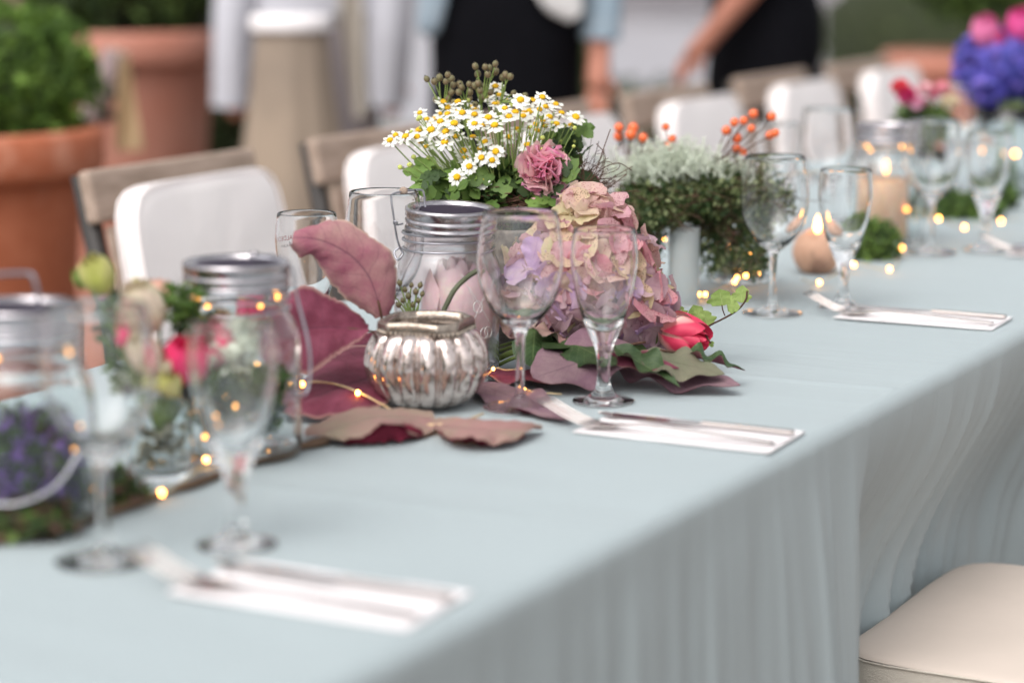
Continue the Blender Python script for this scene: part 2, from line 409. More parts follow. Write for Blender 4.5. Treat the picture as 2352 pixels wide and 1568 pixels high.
def in_ball(rng, c, rad, sc_=(1, 1, 1), shell=.0):
    while True:
        v = Vector((rng.uniform(-1, 1), rng.uniform(-1, 1), rng.uniform(-1, 1)))
        if shell < v.length < 1: return Vector(c) + Vector((v.x * sc_[0], v.y * sc_[1], v.z * sc_[2])) * rad
def on_ball(rng):
    v = Vector((rng.gauss(0, 1), rng.gauss(0, 1), rng.gauss(0, 1))); return v.normalized()

# ================================================================= SETTING
def structure(name, mb, m, smooth=False):
    o = mb.build(name, m, smooth=smooth); o['kind'] = 'structure'; return o
GRND = mat('pale_gravel', (146, 144, 150), .95, var=(160, 158, 164), vs_=1.5, v2=(152, 150, 154))
g = MB(); g.grid(lambda u, v: Vector((-90 + 180 * u, -60 + 220 * v, 0)), 24, 24); structure('ground', g, GRND)
PAVE = mat('brown_paving', (116, 98, 82), .9, var=(134, 116, 98), vs_=3)
g = MB(); g.grid(lambda u, v: Vector((-7.5 + 12 * u, -2 + 12.5 * v, .004)), 12, 12); structure('paving', g, PAVE)
LAWN = mat('verge_grass', (56, 66, 40), .95, var=(84, 92, 58), vs_=8)
c0 = at(1500, 205, t=13); 
g = MB(); g.grid(lambda u, v: Vector((c0.x - 3.2 + 4.6 * u, c0.y - .9 + 1.6 * v, .008 + .05 * sin(pi * u) * sin(pi * v))), 12, 6); structure('verge', g, LAWN, True)

# ================================================================= TABLECLOTH
def build_cloth():
    Z0 = .7495; rr = .016; ylist = []
    y = -.1
    while y < 7.0:
        ylist.append(y); y += .006 if 1.0 < y < 3.3 else (.012 if y < 5 else .03)
    def smooth(a, b, v): v = max(0, min(1, (v - a) / (b - a))); return v * v * (3 - 2 * v)
    def nz(v, s): return noise.noise(Vector((v, s, 3.3)))
    def folds(y, q):
        yy = y + q * (.22 * nz(y * 1.1, 1) + .05 * nz(y * 5, 8) + .02 + .30 * smooth(2.08, 2.3, y) * (1 - smooth(2.9, 3.3, y)))
        f = .55 * nz(yy * 6.5, .3 + q * .35) + .28 * nz(yy * 14, 7 + q * .3)
        rid = (1 - abs(nz(yy * 11, 20 + q * .5)) * 2.2); rid = max(0, rid) ** 4
        rid2 = (1 - abs(nz(yy * 21, 40 + q * .4)) * 2.2); rid2 = max(0, rid2) ** 3
        return f + .75 * rid + .38 * rid2
    def skirt(y, q):
        a = (.0014 + .031 * q ** .62 * smooth(-.004, .09, q) * (.55 + 1.1 * abs(nz(y * 2.1, 60))) * (1 + .5 * smooth(2.1, 2.3, y))) * folds(y, q)
        y0 = 2.13 - .07 * q * q + .012 * sin(q * 7); a += .052 * q ** 1.15 * smooth(1.45, 2.06, y) * (1 - smooth(y0 - .02, y0 + .035, y))
        a += -.085 * smooth(0, .34, q) * smooth(y0 - .02, y0 + .05, y) * (1 - smooth(2.78, 3.0, y))
        a += .004 * min(1, q * 8) * nz(y * 30, q * 3)
        return a
    rows = []
    for i in range(28): rows.append(('t', -.80 + (.80 - rr) * i / 27))
    for i in range(1, 8): rows.append(('r', i / 8 * pi / 2))
    for i in range(0, 54): rows.append(('s', i / 53))
    far = [('fs', 1 - i / 8) for i in range(8)]
    rows = far + rows
    def P(row, y):
        k, v = row
        if k == 't':
            z = Z0 + .0014 * nz(y * 5, v * 6) + .0013 * nz(y * 13 + v * 3, v * 1.3) - .0012 * max(0, 1 - abs(nz(y * 2.3 + v * .8, v * .7 + 9)) * 9)
            z += .0020 * math.exp(-((y - 2.27 - .03 * v) / .006) ** 2) + .0016 * math.exp(-((y - 1.62) / .006) ** 2) + .0016 * math.exp(-((v + .14 + .01 * nz(y * 2, 5)) / .006) ** 2)
            return (v, y, z)
        if k == 'fs': return (-.805 - .03 * v - .015 * v * folds(y + 9, v), y, Z0 - .004 - .7 * v)
        if k == 'r': return (-rr + rr * sin(v) + .0012 * sin(v) * folds(y, 0), y, Z0 - rr + rr * cos(v))
        return (skirt(y, v), y, Z0 - rr - v * .72)
    vs = [P(r_, y) for y in ylist for r_ in rows]; n = len(rows); fs = []
    for j in range(len(ylist) - 1):
        for i in range(n - 1): a = j * n + i; fs.append((a, a + 1, a + n + 1, a + n))
    mb = MB(); mb.add(vs, fs); return mb
o = build_cloth().build('tablecloth', CLOTH); tag(o, 'long pale blue tablecloth hanging in folds over the banquet table', 'tablecloth')

# ================================================================= GLASSES
def closed_profile(outer, inner):
    a = [(p.x, p.y) for p in crom([(r, z, 0) for r, z in outer], 3)]; b = [(p.x, p.y) for p in crom([(r, z, 0) for r, z in inner], 3)]
    return [(max(0, r), z) for r, z in a + b]
def wine_mesh():
    outer = [(0, .0006), (.020, .0006), (.034, .0004), (.0358, .0014), (.034, .0026), (.021, .0045), (.009, .0085), (.0050, .016), (.0043, .03), (.0043, .055), (.0050, .068), (.0085, .0765), (.019, .085), (.0305, .099), (.0382, .117), (.0408, .136), (.0402, .154), (.0378, .171), (.0353, .1866)]
    inner = [(.0347, .1872), (.0342, .1866), (.0366, .171), (.0389, .154), (.0396, .136), (.037, .118), (.0292, .101), (.0175, .0885), (.007, .0835), (0, .0825)]
    m = MB(); m.lathe(closed_profile(outer, inner), 56); return m.mesh('wine_glass', GLASS)
def small_mesh():
    outer = [(0, .0006), (.018, .0006), (.0285, .0004), (.0302, .0016), (.028, .0034), (.016, .006), (.0095, .012), (.0066, .021), (.0060, .031), (.0066, .043), (.0095, .056), (.0140, .066), (.021, .083), (.0277, .106), (.0316, .130), (.0322, .145), (.0312, .157), (.0298, .168)]
    inner = [(.0292, .1686), (.0287, .168), (.030, .157), (.031, .145), (.0304, .130), (.0264, .107), (.019, .086), (.0105, .0755), (.004, .0725), (0, .072)]
    m = MB(); m.lathe(closed_profile(outer, inner), 56); return m.mesh('small_glass', GLASS)
WINE, SMALL = wine_mesh(), small_mesh()
TZ = .7505
near_w = [((-.300, 1.365), 'blurred wine glass nearest the camera at lower left'), ((-.292, 1.998), 'wine glass standing on mauve leaves before the big central jar'), ((-.295, 2.647), 'wine glass in front of the orange rosehip wreath'), ((-.301, 3.255), 'wine glass in front of the lidded jar with peach candle'), ((-.300, 3.89), 'wine glass at the far right in front of the blue hydrangea')]
near_s = [((-.240, 1.446), 'blurred small glass before the left lidded jar with fairy lights'), ((-.238, 2.068), 'small thick stemmed glass in front of the pink hydrangea'), ((-.235, 2.723), 'small thick stemmed glass beside the lit stone candle'), ((-.240, 3.314), 'small glass nearest the fork at the right picture edge'), ((-.240, 3.95), 'small glass farthest along the near table side')]
for (xy, lb) in near_w:
    o = link('wine_glass', WINE); o.location = (xy[0], xy[1], TZ if abs(xy[1] - 1.998) > .01 else TZ + .002); tag(o, lb, 'glass', 'wine glasses set along the table')
for (xy, lb) in near_s:
    o = link('water_glass', SMALL); o.location = (*xy, TZ); tag(o, lb, 'glass', 'small stemmed glasses set along the table')
far_s = [(2.045, 'small glass with red lettering behind the upright mauve leaf'), (2.68, 'small far side glass behind the daisy bouquet'), (3.32, 'small far side glass behind the grey green wreath'), (3.96, 'small far side glass behind the jar with peach candle')]
far_w = [(2.105, 'wine glass on the far side behind the central jar handle'), (2.74, 'far side wine glass hidden behind the daisies'), (3.38, 'far side wine glass in front of the white chair cushion'), (4.02, 'far side wine glass behind the pink posy')]
for y, lb in far_s:
    o = link('water_glass', SMALL); o.location = (-.560, y, TZ); tag(o, lb, 'glass', 'small stemmed glasses set along the table')
    if y < 2.2: FG = o
for y, lb in far_w:
    o = link('wine_glass', WINE); o.location = (-.505, y, TZ); tag(o, lb, 'glass', 'wine glasses set along the table')
# red printing on the far small glass (seen through it, mirrored)
def text_mesh(body, size):
    cu = bpy.data.curves.new('t', 'FONT'); cu.body = body; cu.size = size; cu.align_x = 'CENTER'
    ob = bpy.data.objects.new('t', cu); sc.collection.objects.link(ob)
    bpy.context.view_layer.update()
    me = bpy.data.meshes.new_from_object(ob.evaluated_get(bpy.context.evaluated_depsgraph_get()))
    bpy.data.objects.remove(ob); return me
RED = mat('red_print', (176, 52, 48), .6); BLK = mat('black_print', (50, 46, 48), .6)
def wrap_print(me, center, rad, z0, phi0):
    for v in me.vertices:
        a = phi0 + v.co.x / rad; h = v.co.y
        v.co = Vector((rad * cos(a), rad * sin(a), z0 + h))
    return me
va = Vector((-.560, 2.045, 0)) - Vector((CAM.x, CAM.y, 0)); away = atan2(va.y, va.x)
me = wrap_print(text_mesh('WALDECKER', .0068), None, .0326, .138, away + radians(50)); me.materials.append(RED)
p = link('lettering', me, FG)
q = MB(); pts = []
for k in range(60):
    s = k / 59; x = (-.008 + .016 * s + .0012 * sin(s * 30)); zz = .1325 + .0016 * sin(s * 26) * (1 - .5 * s) + (.002 if s < .2 else 0)
    a = away + radians(45) + x / .0326; pts.append((.0326 * cos(a), .0326 * sin(a), zz))
q.tube(pts, .00018, 4); q.build('script_line', BLK, FG, rel=False)

# ================================================================= CLIP JARS
def jar_body(height=.165):
    k = height / .165
    outer = [(0, .002), (.030, .0015), (.049, .0), (.0530, .004), (.0540, .014), (.0545, .05), (.0543, .09), (.0532, .106), (.0495, .118), (.0445, .1255), (.0432, .131), (.0432, .147), (.0425, .152)]
    inner = [(.0400, .152), (.0398, .131), (.0412, .1255), (.0462, .1165), (.0500, .105), (.0512, .09), (.0514, .05), (.0508, .014), (.048, .008), (.030, .0068), (0, .0066)]
    m = MB(); m.lathe([(r, z * k) for r, z in closed_profile(outer, inner)], 64); return m
def ring_tube(r, z, rad, n=56, tilt=0, seg=6):
    m = MB(); m.tube([(r * cos(2 * pi * k / n), r * sin(2 * pi * k / n), z + tilt * r * cos(2 * pi * k / n)) for k in range(n)], rad, seg, closed=True); return m
JB = jar_body().mesh('jar_glass', JGLASS)
MILKY = mat('misted_glass', (246, 244, 246), .13, trans=1, ior=1.45, bump=.12, bs=24)
JBM = jar_body().mesh('jar_glass', MILKY)
def lid_mb():
    m = MB(); pr = [(.0438, .1475), (.0458, .1478), (.0462, .1495), (.0450, .1510), (.0447, .1535), (.0460, .1550), (.0462, .1575), (.0452, .1590), (.0450, .1605), (.0462, .162), (.0460, .1655), (.0464, .1668), (.0462, .1695), (.0445, .1706), (.0415, .1702), (.0405, .1690), (.0400, .1665), (.0395, .1655), (.0388, .1650)]
    def rf(a, z): return 1 + (.006 * (1 if int(a * 96 / pi) % 2 else 0) if z > .1655 else 0)
    m.lathe(pr, 192, rf=lambda a, z: 1 + (.0045 * (sin(a * 96)) if (.150 < z < .17) else 0)); return m
LIDM = lid_mb().mesh('lid', SILVER)
DISC = mat('dark_lid_disc', (44, 36, 52), .6, spec=.15)
q = MB(); q.lathe([(0, .1678), (.02, .1676), (.030, .1672), (.0325, .1660), (.0396, .1662)], 48); DISCM = q.mesh('lid_disc', DISC)
RINGM = MB()
for z in (.129, .1385, .1455): RINGM.tube([(.0452 * cos(2 * pi * k / 56), .0452 * sin(2 * pi * k / 56), z) for k in range(56)], .0011, 6, closed=True)
RINGS = RINGM.mesh('neck_wire', WIRE)
def jar(loc, label, rot=0, handle='up', tilt=0., body=None):
    t = thing('clip_jar', label, 'jar', loc, 'clip top jars on the table')
    link('glass_body', body or JB, t)
    l = link('lid', LIDM, t); l.rotation_euler = (0, tilt, 0) if not isinstance(tilt, tuple) else tilt
    link('lid_disc', DISCM, l)
    if tilt: l.location = (0, 0, .0015)
    link('neck_wire', RINGS, t)
    # swing clip: a bent wire frame with a round knob
    left = Vector((-_r.x, -_r.y, 0)); fr = Vector((-_f.x, -_f.y, 0)).normalized()
    h = MB()
    def W(a, b, c): return left * a + fr * b + Vector((0, 0, c))
    if handle == 'up':
        p = [W(.046, .010, .128), W(.050, .012, .140), W(.054, .014, .168), W(.0555, .013, .1815), W(.053, .010, .1855), W(.040, -.006, .1868), W(.027, -.014, .1868), W(.0235, -.015, .183), W(.022, -.014, .170), W(.020, -.010, .1555)]
        h.tube(crom(p, 4), .0011, 6)
        h.tube(crom([W(.046, .010, .128), W(.044, .019, .125), W(.049, .020, .119), W(.053, .014, .126), W(.047, .011, .131)], 4), .0012, 6)
        h.tube(crom([W(.053, .0135, .155), W(.0525, .018, .158), W(.0495, .018, .157), W(.0500, .013, .154), W(.044, .008, .1545)], 4), .0010, 6)
        M = frame(fr)
        k = MB(); k.ball(W(.0435, .000, .187), .0045, 14, 8, 0, (1, 1, .55), M)
        ck = k.build('knob', OLDWOOD, t, rel=False)
    elif handle == 'side':
        p = [W(-.030, -.02, .172), W(-.012, .004, .1735), W(-.030, .012, .173), W(-.048, .006, .165), W(-.052, .006, .140), W(-.062, .012, .100), W(-.0635, .016, .075), W(-.060, .022, .058), W(-.052, .03, .06)]
        h.tube(crom(p, 5), .0013, 6)
        k = MB(); k.ball(W(-.016, .002, .1755), .0045, 12, 8, 0, (1, 1, .7)); k.build('knob', SILVER, t, rel=False)
    else:
        p = [W(.046, .012, .13), W(.042, .016, .165), W(.036, .014, .188), W(.030, .012, .193), W(-.002, -.008, .193), W(-.010, -.010, .188), W(-.014, -.012, .160)]
        h.tube(crom(p, 5), .0018, 6)
        p = [W(.052, .02, .052), W(.030, .048, .034), W(.0, .058, .028), W(-.03, .048, .038), W(-.046, .030, .060), W(-.054, .012, .09)]
        h.tube(crom(p, 5), .0015, 6)
    h.build('clip_wire', WIRE, t, rel=False)
    return t
JC = at(1020, 858, z=.75); JL = at(570, 1045, z=.75); J0 = at(14, 1235, z=.75); JR = at(2014, 562, z=.75)
jar_c = jar(Vector((-.452, 2.140, TZ)), 'misted clip jar with ribbed metal lid and raised wire clip behind the ribbed votive', handle='up', tilt=(radians(1.5), radians(2.5), 0), body=JBM)
jar_l = jar(Vector((-.418, 1.712, TZ)), 'clear clip jar with flat metal lid between magenta buds and upright mauve leaves', handle='side')
jar_0 = jar(Vector((-.424, 1.430, TZ)), 'blurred clip jar with purple flowers inside, cut off by the left picture edge', handle='hoop')
jar_r = jar(Vector((-.400, 3.345, TZ)), 'blurred lidded clip jar glowing peach, behind the second pair of glasses', handle='side')
# things inside the jars
WAX = mat('cream_pink_wax', (254, 214, 208), .5, var=(244, 226, 184), vs_=22, sss=.2, stretch=(1, 1, .35))
def candle(loc, r, h, label, m=WAX, flame=True):
    t = thing('pillar_candle', label, 'candle', loc)
    b = MB(); b.lathe([(0, 0), (r, 0), (r, h * .97), (r * .93, h), (r * .5, h * .985), (0, h * .98)], 36); b.build('wax', m, t, rel=False)
    b = MB(); b.tube([(0, 0, h * .97), (.0004, 0, h + .008)], .0007, 5); b.build('wick', DARKIRON, t, rel=False)
    if flame:
        b = MB(); b.lathe([(0, h + .006), (.0028, h + .010), (.0032, h + .014), (.0018, h + .021), (0, h + .026)], 12); b.build('flame', FLAME, t, rel=False)
    return t
JROSE = mat('blush_petal_cream', (255, 234, 230), .6, var=(255, 244, 226), vs_=40, v2=(252, 216, 218), sss=.1)
jt = thing('blush_rose', 'pale pink and cream rose bloom filling the misted central jar', 'rose', (-.445, 2.145, TZ + .0075))
for k in range(14):
    q_ = k / 13; mb = MB()
    def P(u, v, k=k, q_=q_):
        a_ = k * 2.4 + (u - .5) * 2.0; rr = .038 * (.25 + .75 * q_) * sin(pi * min(1, .16 + v * .62)) ** .7 * (1 + .04 * sin(u * 9 + k)); return Vector((rr * cos(a_), rr * sin(a_), .108 * v * (1 - .22 * (abs(u - .5) * 2) ** 2) * (1.05 - .12 * q_)))
    mb.grid(P, 10, 10); mb.build('petal', JROSE, jt, rel=False)
candle((-.400, 3.345, TZ + .0075), .033, .085, 'peach pillar candle burning inside the blurred lidded jar', mat('peach_wax', (240, 200, 172), .5, sss=.3), True)
def berry_spray(name, label, base, heads, parent=None, r=.0036, rng=R, elong=1.15, m=BERRY, tip=BERRYTIP, cat='berries', curve=.3):
    t = parent or thing(name, label, cat, base)
    sb = MB(); bm = MB(); bm.ball((0, 0, 0), r, 10, 7, 0, (1, 1, elong)); bm.ball((0, 0, r * elong * .98), r * .33, 6, 4, 1); me = bm.mesh('berry', [m, tip])
    off = origin(t)
    for h in heads:
        h = Vector(h); d = (h - Vector(base)); mid = Vector(base) + d * .5 + Vector((0, 0, -.1)) * d.length * curve * .2 + Vector((rng.gauss(0, .003), rng.gauss(0, .003), 0))
        pts = bez(Vector(base), mid, h, 6); sb.tube(pts, [.0011 - .0005 * k / 6 for k in range(7)], 5)
        o = link('berry', me, t); o.location = h - off
        dr = (pts[-1] - pts[-2]).normalized(); o.rotation_euler = dr.to_track_quat('Z', 'Y').to_euler(); s = rng.uniform(.85, 1.1); o.scale = (s, s, s)
    sb.build('stem', STEM, t); return t
jb = Vector((-.470, 2.10, TZ + .008))
spr = [at(px, py, t=2.42) for px, py in ((918, 650), (930, 665), (905, 680), (925, 690), (945, 655), (955, 670), (938, 680), (960, 690), (948, 700), (915, 700), (965, 655), (970, 675))]
berry_spray('berry_spray', 'sprig of small grey green berries standing inside the central clip jar', at(945, 735, t=2.42), spr, r=.0028)
b = MB(); b.tube(crom([at(1010, 735, t=2.41), at(1030, 690, t=2.41), at(1048, 660, t=2.412), at(1075, 635, t=2.42), at(1095, 622, t=2.425)], 4), .0027, 7); o = b.build('cut_stem', mat('grey_stem', (92, 96, 74), .7, var=(70, 74, 56), vs_=60)); tag(o, 'bare grey green stem slanting up inside the central clip jar', 'stem')
# engraved doodles on the central jar
ETCH = mat('etched_line', (226, 226, 222), .7)
def on_jar(px, py, c, r=.0548):
    d = _f + _r * ((px - 1176) / 5553) + _u * ((784 - py) / 5553)
    ox, oy = CAM.x - c.x, CAM.y - c.y; A = d.x ** 2 + d.y ** 2; Bq = 2 * (ox * d.x + oy * d.y); Cq = ox * ox + oy * oy - r * r
    disc = Bq * Bq - 4 * A * Cq
    if disc < 0: disc = 0
    return CAM + d * ((-Bq - sqrt(disc)) / (2 * A))
b = MB(); cc = Vector((-.452, 2.140, 0))
for cx, cy, rx, ry in ((1112, 765, 8, 12), (1121, 762, 8, 12), (1098, 705, 10, 14)):
    b.tube([on_jar(cx + rx * cos(a * pi / 10), cy + ry * sin(a * pi / 10), cc) for a in range(20)], .00035, 4, closed=True)
for A_, B_ in (((1078, 660), (1128, 745)), ((1126, 650), (1086, 740)), ((1060, 630), (1090, 690))):
    b.tube([on_jar(A_[0] + (B_[0] - A_[0]) * k / 8, A_[1] + (B_[1] - A_[1]) * k / 8, cc) for k in range(9)], .0003, 4)
b.build('engraving', ETCH, jar_c)

# ================================================================= RIBBED SILVER VOTIVE
MERC = mat('mercury_glass', (206, 190, 184), .12, var=(132, 116, 108), vs_=80, metal=.92, bump=.3, bs=60, v2=(222, 208, 202))
MERC2 = mat('votive_rim_glass', (176, 164, 152), .2, var=(120, 108, 98), vs_=70, metal=.75, bump=.35, bs=90)
VC = Vector((-.383, 1.978, TZ + .003))
def votive():
    t = thing('ribbed_votive', 'ribbed silver glass votive with square rim on the mauve leaves', 'candle holder', VC)
    prof = [(0, .001), (.032, .0), (.042, .004), (.052, .014), (.0585, .028), (.0600, .040), (.0575, .054), (.0510, .066), (.0440, .071)]
    pr = [(max(0, p.x), p.y) for p in crom([(r, z, 0) for r, z in prof], 3)]
    nr = 16
    def rf(a, z):
        s = abs(sin(a * nr / 2 + .4)); k = .5 + .5 * sin(pi * min(1, z / .071)) ; return 1 - .20 * k * (1 - s ** .5)
    b = MB(); b.lathe(pr, 256, rf=rf); b.build('ribbed_bowl', MERC, t, rel=False)
    # cut corner square collar
    def sq(a, r):
        a = a - radians(55); c, s_ = abs(cos(a)), abs(sin(a)); q = max(c, s_); d = (c + s_) / 1.22
        return r / max(q, d) * 1.02
    R1 = .0420
    ring = [(R1 - .0005, .069), (R1 + .003, .0705), (R1 + .0045, .074), (R1 + .0038, .081), (R1 + .0015, .0825), (R1 - .001, .081), (R1 - .002, .072), (R1 - .001, .0695)]
    b = MB(); n = 128
    b.grid(lambda u, v: Vector((sq(2 * pi * u, ring[min(7, int(round(v * 7)))][0]) * cos(2 * pi * u), sq(2 * pi * u, ring[min(7, int(round(v * 7)))][0]) * sin(2 * pi * u), ring[min(7, int(round(v * 7)))][1] + .0008 * sin(u * 2 * pi * 4 + 1))), n, 7, close_u=True)
    b.build('square_rim', MERC2, t, rel=False)
    b = MB()
    for k in range(64):
        a = 2 * pi * k / 64; r = sq(a, R1 + .0042); b.ball((r * cos(a), r * sin(a), .0710), .0019, 6, 4, 0, (1, 1, 1.5))
    b.build('rope_bead_edge', MERC2, t, rel=False)
    b = MB(); b.lathe([(0, .05), (.030, .05), (.041, .058), (.0405, .0675)], 48); b.build('inner_wall', MERC2, t, rel=False)
    return t
votive()
t = thing('tea_light', 'small tea light inside the ribbed silver votive', 'candle', VC + Vector((0, 0, .0505)))
b = MB(); b.lathe([(0, 0), (.019, 0), (.019, .011), (.0185, .011), (.018, .009), (0, .009)], 32); b.build('wax_cup', NAPKIN, t, rel=False)
b = MB(); b.tube([(0, 0, .009), (0, 0, .014)], .0006, 5); b.build('wick', DARKIRON, t, rel=False)

# ================================================================= NAPKINS AND CUTLERY
def cutlery_set(y0, lbs, dx=0, rot=0.):
    A = (dx, y0)
    Mr = Matrix.Rotation(rot, 3, 'Z')
    def W(x, y, z): 
        v = Mr @ Vector((x, y, 0)); return Vector((v.x + dx, v.y + y0, z))
    n = MB()
    def nap(layer, x0, x1, ya, yb, sk, zz):
        n.grid(lambda u, v: W(x0 + (x1 - x0) * u + sk * v, ya + (yb - ya) * v, zz + .0008 * noise.noise(Vector((u * 5, v * 5 + y0, layer))) + .0006 * (sin(u * 9) * v)), 16, 8)
        n.grid(lambda u, v: W(x0 + (x1 - x0) * u + sk * v, ya + (yb - ya) * v, zz - .0010), 16, 8, flip=True)
    nap(0, -.200, -.010, -.050, .047, -.004, TZ + .0016); nap(1, -.190, -.018, -.040, .012, .006, TZ + .0028)
    # folded rim
    n.tube([W(-.200 + (.190) * k / 8, -.050, TZ + .0014) for k in range(9)], .0009, 6); n.tube([W(-.010 - .004 * k / 4, -.050 + .097 * k / 4, TZ + .0014) for k in range(5)], .0009, 6)
    o = n.build('napkin', NAPKIN); tag(o, lbs[0], 'napkin', 'white napkins under the cutlery')
    z = TZ + .0040
    # fork
    t = thing('fork', lbs[1], 'fork', W(-.1, -.03, z), 'forks on the napkins')
    f = MB()
    prof = [(-.014, .0042, .002), (-.030, .0046, .0028), (-.070, .0036, .0042), (-.110, .0032, .0060), (-.140, .0030, .0062), (-.158, .0048, .0040), (-.170, .0100, .0020), (-.184, .0120, .0016), (-.192, .0122, .0028)]
    def hpt(u, v):
        k = v * (len(prof) - 1); i = min(int(k), len(prof) - 2); q = k - i; a, b_ = prof[i], prof[i + 1]
        x = a[0] + (b_[0] - a[0]) * q; ww = a[1] + (b_[1] - a[1]) * q; zz = a[2] + (b_[2] - a[2]) * q; an = 2 * pi * u
        return W(x, -.030 + ww * cos(an) + (.06 * (x + .1)) * .3, z + zz + .0011 * sin(an) - (.0010 * cos(an) ** 2 * (-1) if x < -.16 else 0))
    f.grid(hpt, 12, 32, close_u=True, flip=True)
    f.build('handle', STEEL, t)
    f = MB()
    for k in range(4):
        yy = -.030 - .0122 + .0078 * k - .002
        f.tube([W(-.188, yy, z + .0024), W(-.200, yy, z + .0050), (W(-.215, yy, z + .0105)), W(-.230, yy, z + .0175), W(-.240, yy, z + .0225)], [.0013, .0012, .0011, .0010, .0007], 6)
    f.tube([W(-.189, -.0442, z + .0026), W(-.189, -.0205, z + .0026)], .0020, 6)
    f.build('tines', STEEL, t)
    # knife
    t = thing('knife', lbs[2], 'knife', W(-.1, .02, z), 'knives on the napkins')
    k_ = MB(); k_.grid(lambda u, v: W(-.014 - .088 * v, .018 + (.0043 - .0013 * v) * cos(2 * pi * u), z + .0022 + .0026 * sin(2 * pi * u)), 10, 10, close_u=True, flip=True)
    k_.ball(W(-.014, .018, z + .0022), .0042, 10, 6, 0, (.5, 1, .55)); k_.build('handle', STEEL, t)
    k_ = MB()
    bl = [(-.102, -.004, .004), (-.112, -.008, .005), (-.16, -.009, .0055), (-.19, -.008, .0055), (-.205, -.002, .005), (-.209, .003, .004)]
    vs = []
    for (x, a, c_) in bl: vs += [W(x, .018 + a, z + .0012), W(x, .018 + c_, z + .0012), W(x, .018 + c_, z + .0026), W(x, .018 + a, z + .0016)]
    fs = []
    for i in range(len(bl) - 1):
        for j in range(4): fs.append((i * 4 + j, i * 4 + (j + 1) % 4, (i + 1) * 4 + (j + 1) % 4, (i + 1) * 4 + j))
    fs += [(3, 2, 1, 0), (20, 21, 22, 23)]
    k_.add(vs, fs); k_.build('blade', STEEL, t, smooth=False)
cutlery_set(1.365, ('blurred white napkin in the left foreground', 'blurred fork in the left foreground beside the nearest glass', 'blurred knife on the napkin in the left foreground'), -.008)
cutlery_set(1.976, ('white napkin in the middle place setting before the mauve leaves', 'fork with lifted tines in front of the small glass by the hydrangea', 'knife on the napkin in the middle place setting'), 0)
cutlery_set(2.70, ('white napkin near the table edge at the right', 'fork before the small glass that stands beside the stone candle', 'knife on the napkin near the table edge at the right'), -.020)
cutlery_set(3.33, ('blurred white napkin at the far right picture edge', 'blurred fork at the far right picture edge', 'blurred knife at the far right picture edge'), -.003)

# ================================================================= BIG LOOSE LEAVES
toC = -_f
UP = Vector((0, 0, 1))
def A(px, py, z=None, t=None): return at(px, py, z=z, t=t)
def T3(lst, t0, t1=None, dz=None): return [A(x, y, t=t0 + ((t1 if t1 is not None else t0) - t0) * k / (len(lst) - 1)) for k, (x, y) in enumerate(lst)]
def Z3(lst): return [A(x, y, z=z) for x, y, z in lst]
leaf3('mauve_leaf', 'large upright dusty pink leaf leaning on the central jar', T3([(876, 727), (868, 690), (850, 640), (822, 602), (790, 577), (750, 557), (710, 547), (672, 546)], 2.37, 2.33),
      T3([(862, 728), (834, 712), (790, 682), (755, 645), (730, 605), (712, 585), (688, 590), (664, 562)], 2.375, 2.335), T3([(890, 722), (906, 690), (911, 630), (900, 578), (850, 543), (794, 506), (738, 511), (680, 538)], 2.385, 2.35), [MAUVE_L, CRIMSON], seed=1, bow=.005, stalk=[A(880, 760, t=2.38), A(878, 830, t=2.37)])
leaf3('mauve_leaf', 'dark wine red upright leaf just behind the left clip jar', T3([(846, 760), (800, 755), (750, 752), (703, 754), (660, 756), (610, 760)], 2.31, 2.27),
      T3([(845, 766), (816, 788), (786, 806), (750, 832), (700, 860), (620, 800)], 2.29, 2.26), T3([(844, 750), (832, 728), (790, 696), (745, 675), (690, 655), (620, 720)], 2.33, 2.29), [MAUVE, CRIMSON], seed=2, bow=.004, stalk=[A(866, 768, t=2.33), A(885, 800, t=2.36)])
leaf3('mauve_leaf', 'flat mauve leaf left of the ribbed votive under the fairy wire', Z3([(935, 850, .768), (880, 860, .772), (810, 880, .772), (740, 905, .768), (660, 935, .760)]),
      Z3([(930, 900, .757), (880, 930, .757), (812, 948, .757), (746, 958, .756), (670, 950, .757)]), Z3([(920, 815, .778), (870, 795, .782), (804, 795, .784), (746, 826, .778), (670, 900, .768)]), [MAUVE, CRIMSON], seed=3, bow=.004)
leaf3('mauve_leaf', 'shaded mauve leaf half hidden behind the ribbed votive', Z3([(920, 780, .770), (860, 785, .770), (800, 800, .766), (740, 830, .758)]), Z3([(900, 810, .765), (850, 815, .765), (790, 825, .760), (745, 835, .757)]), Z3([(900, 765, .775), (860, 762, .775), (800, 775, .770), (745, 815, .760)]), [MAUVE, CRIMSON], seed=4)
tl = leaf3('tan_leaf', 'tan pink leaf with lifted crimson edge in front of the ribbed votive', Z3([(1000, 962, .7545), (950, 955, .759), (878, 955, .764), (812, 968, .764), (746, 988, .760), (700, 1000, .7545)]),
      Z3([(996, 990, .7535), (951, 999, .756), (922, 976, .768), (874, 974, .772), (845, 996, .763), (790, 1013, .757), (742, 1018, .7545)])[:6], Z3([(985, 945, .756), (930, 940, .760), (878, 938, .763), (812, 940, .763), (746, 963, .762), (704, 985, .757)]), [TANLEAF, CRIMSON], seed=5, bow=.003, nu=20)
leaf3('folded_rim', None, Z3([(972, 990, .757), (940, 982, .763), (900, 973, .769), (860, 980, .767), (800, 1008, .757)]), Z3([(968, 1001, .7525), (930, 1010, .7525), (890, 1014, .7525), (845, 1018, .7525), (790, 1017, .7525)]), Z3([(960, 985, .757), (935, 975, .763), (900, 968, .769), (860, 972, .767), (800, 1002, .757)]), [CRIMSON, CRIMSON], seed=6, parent=tl, bow=.001)
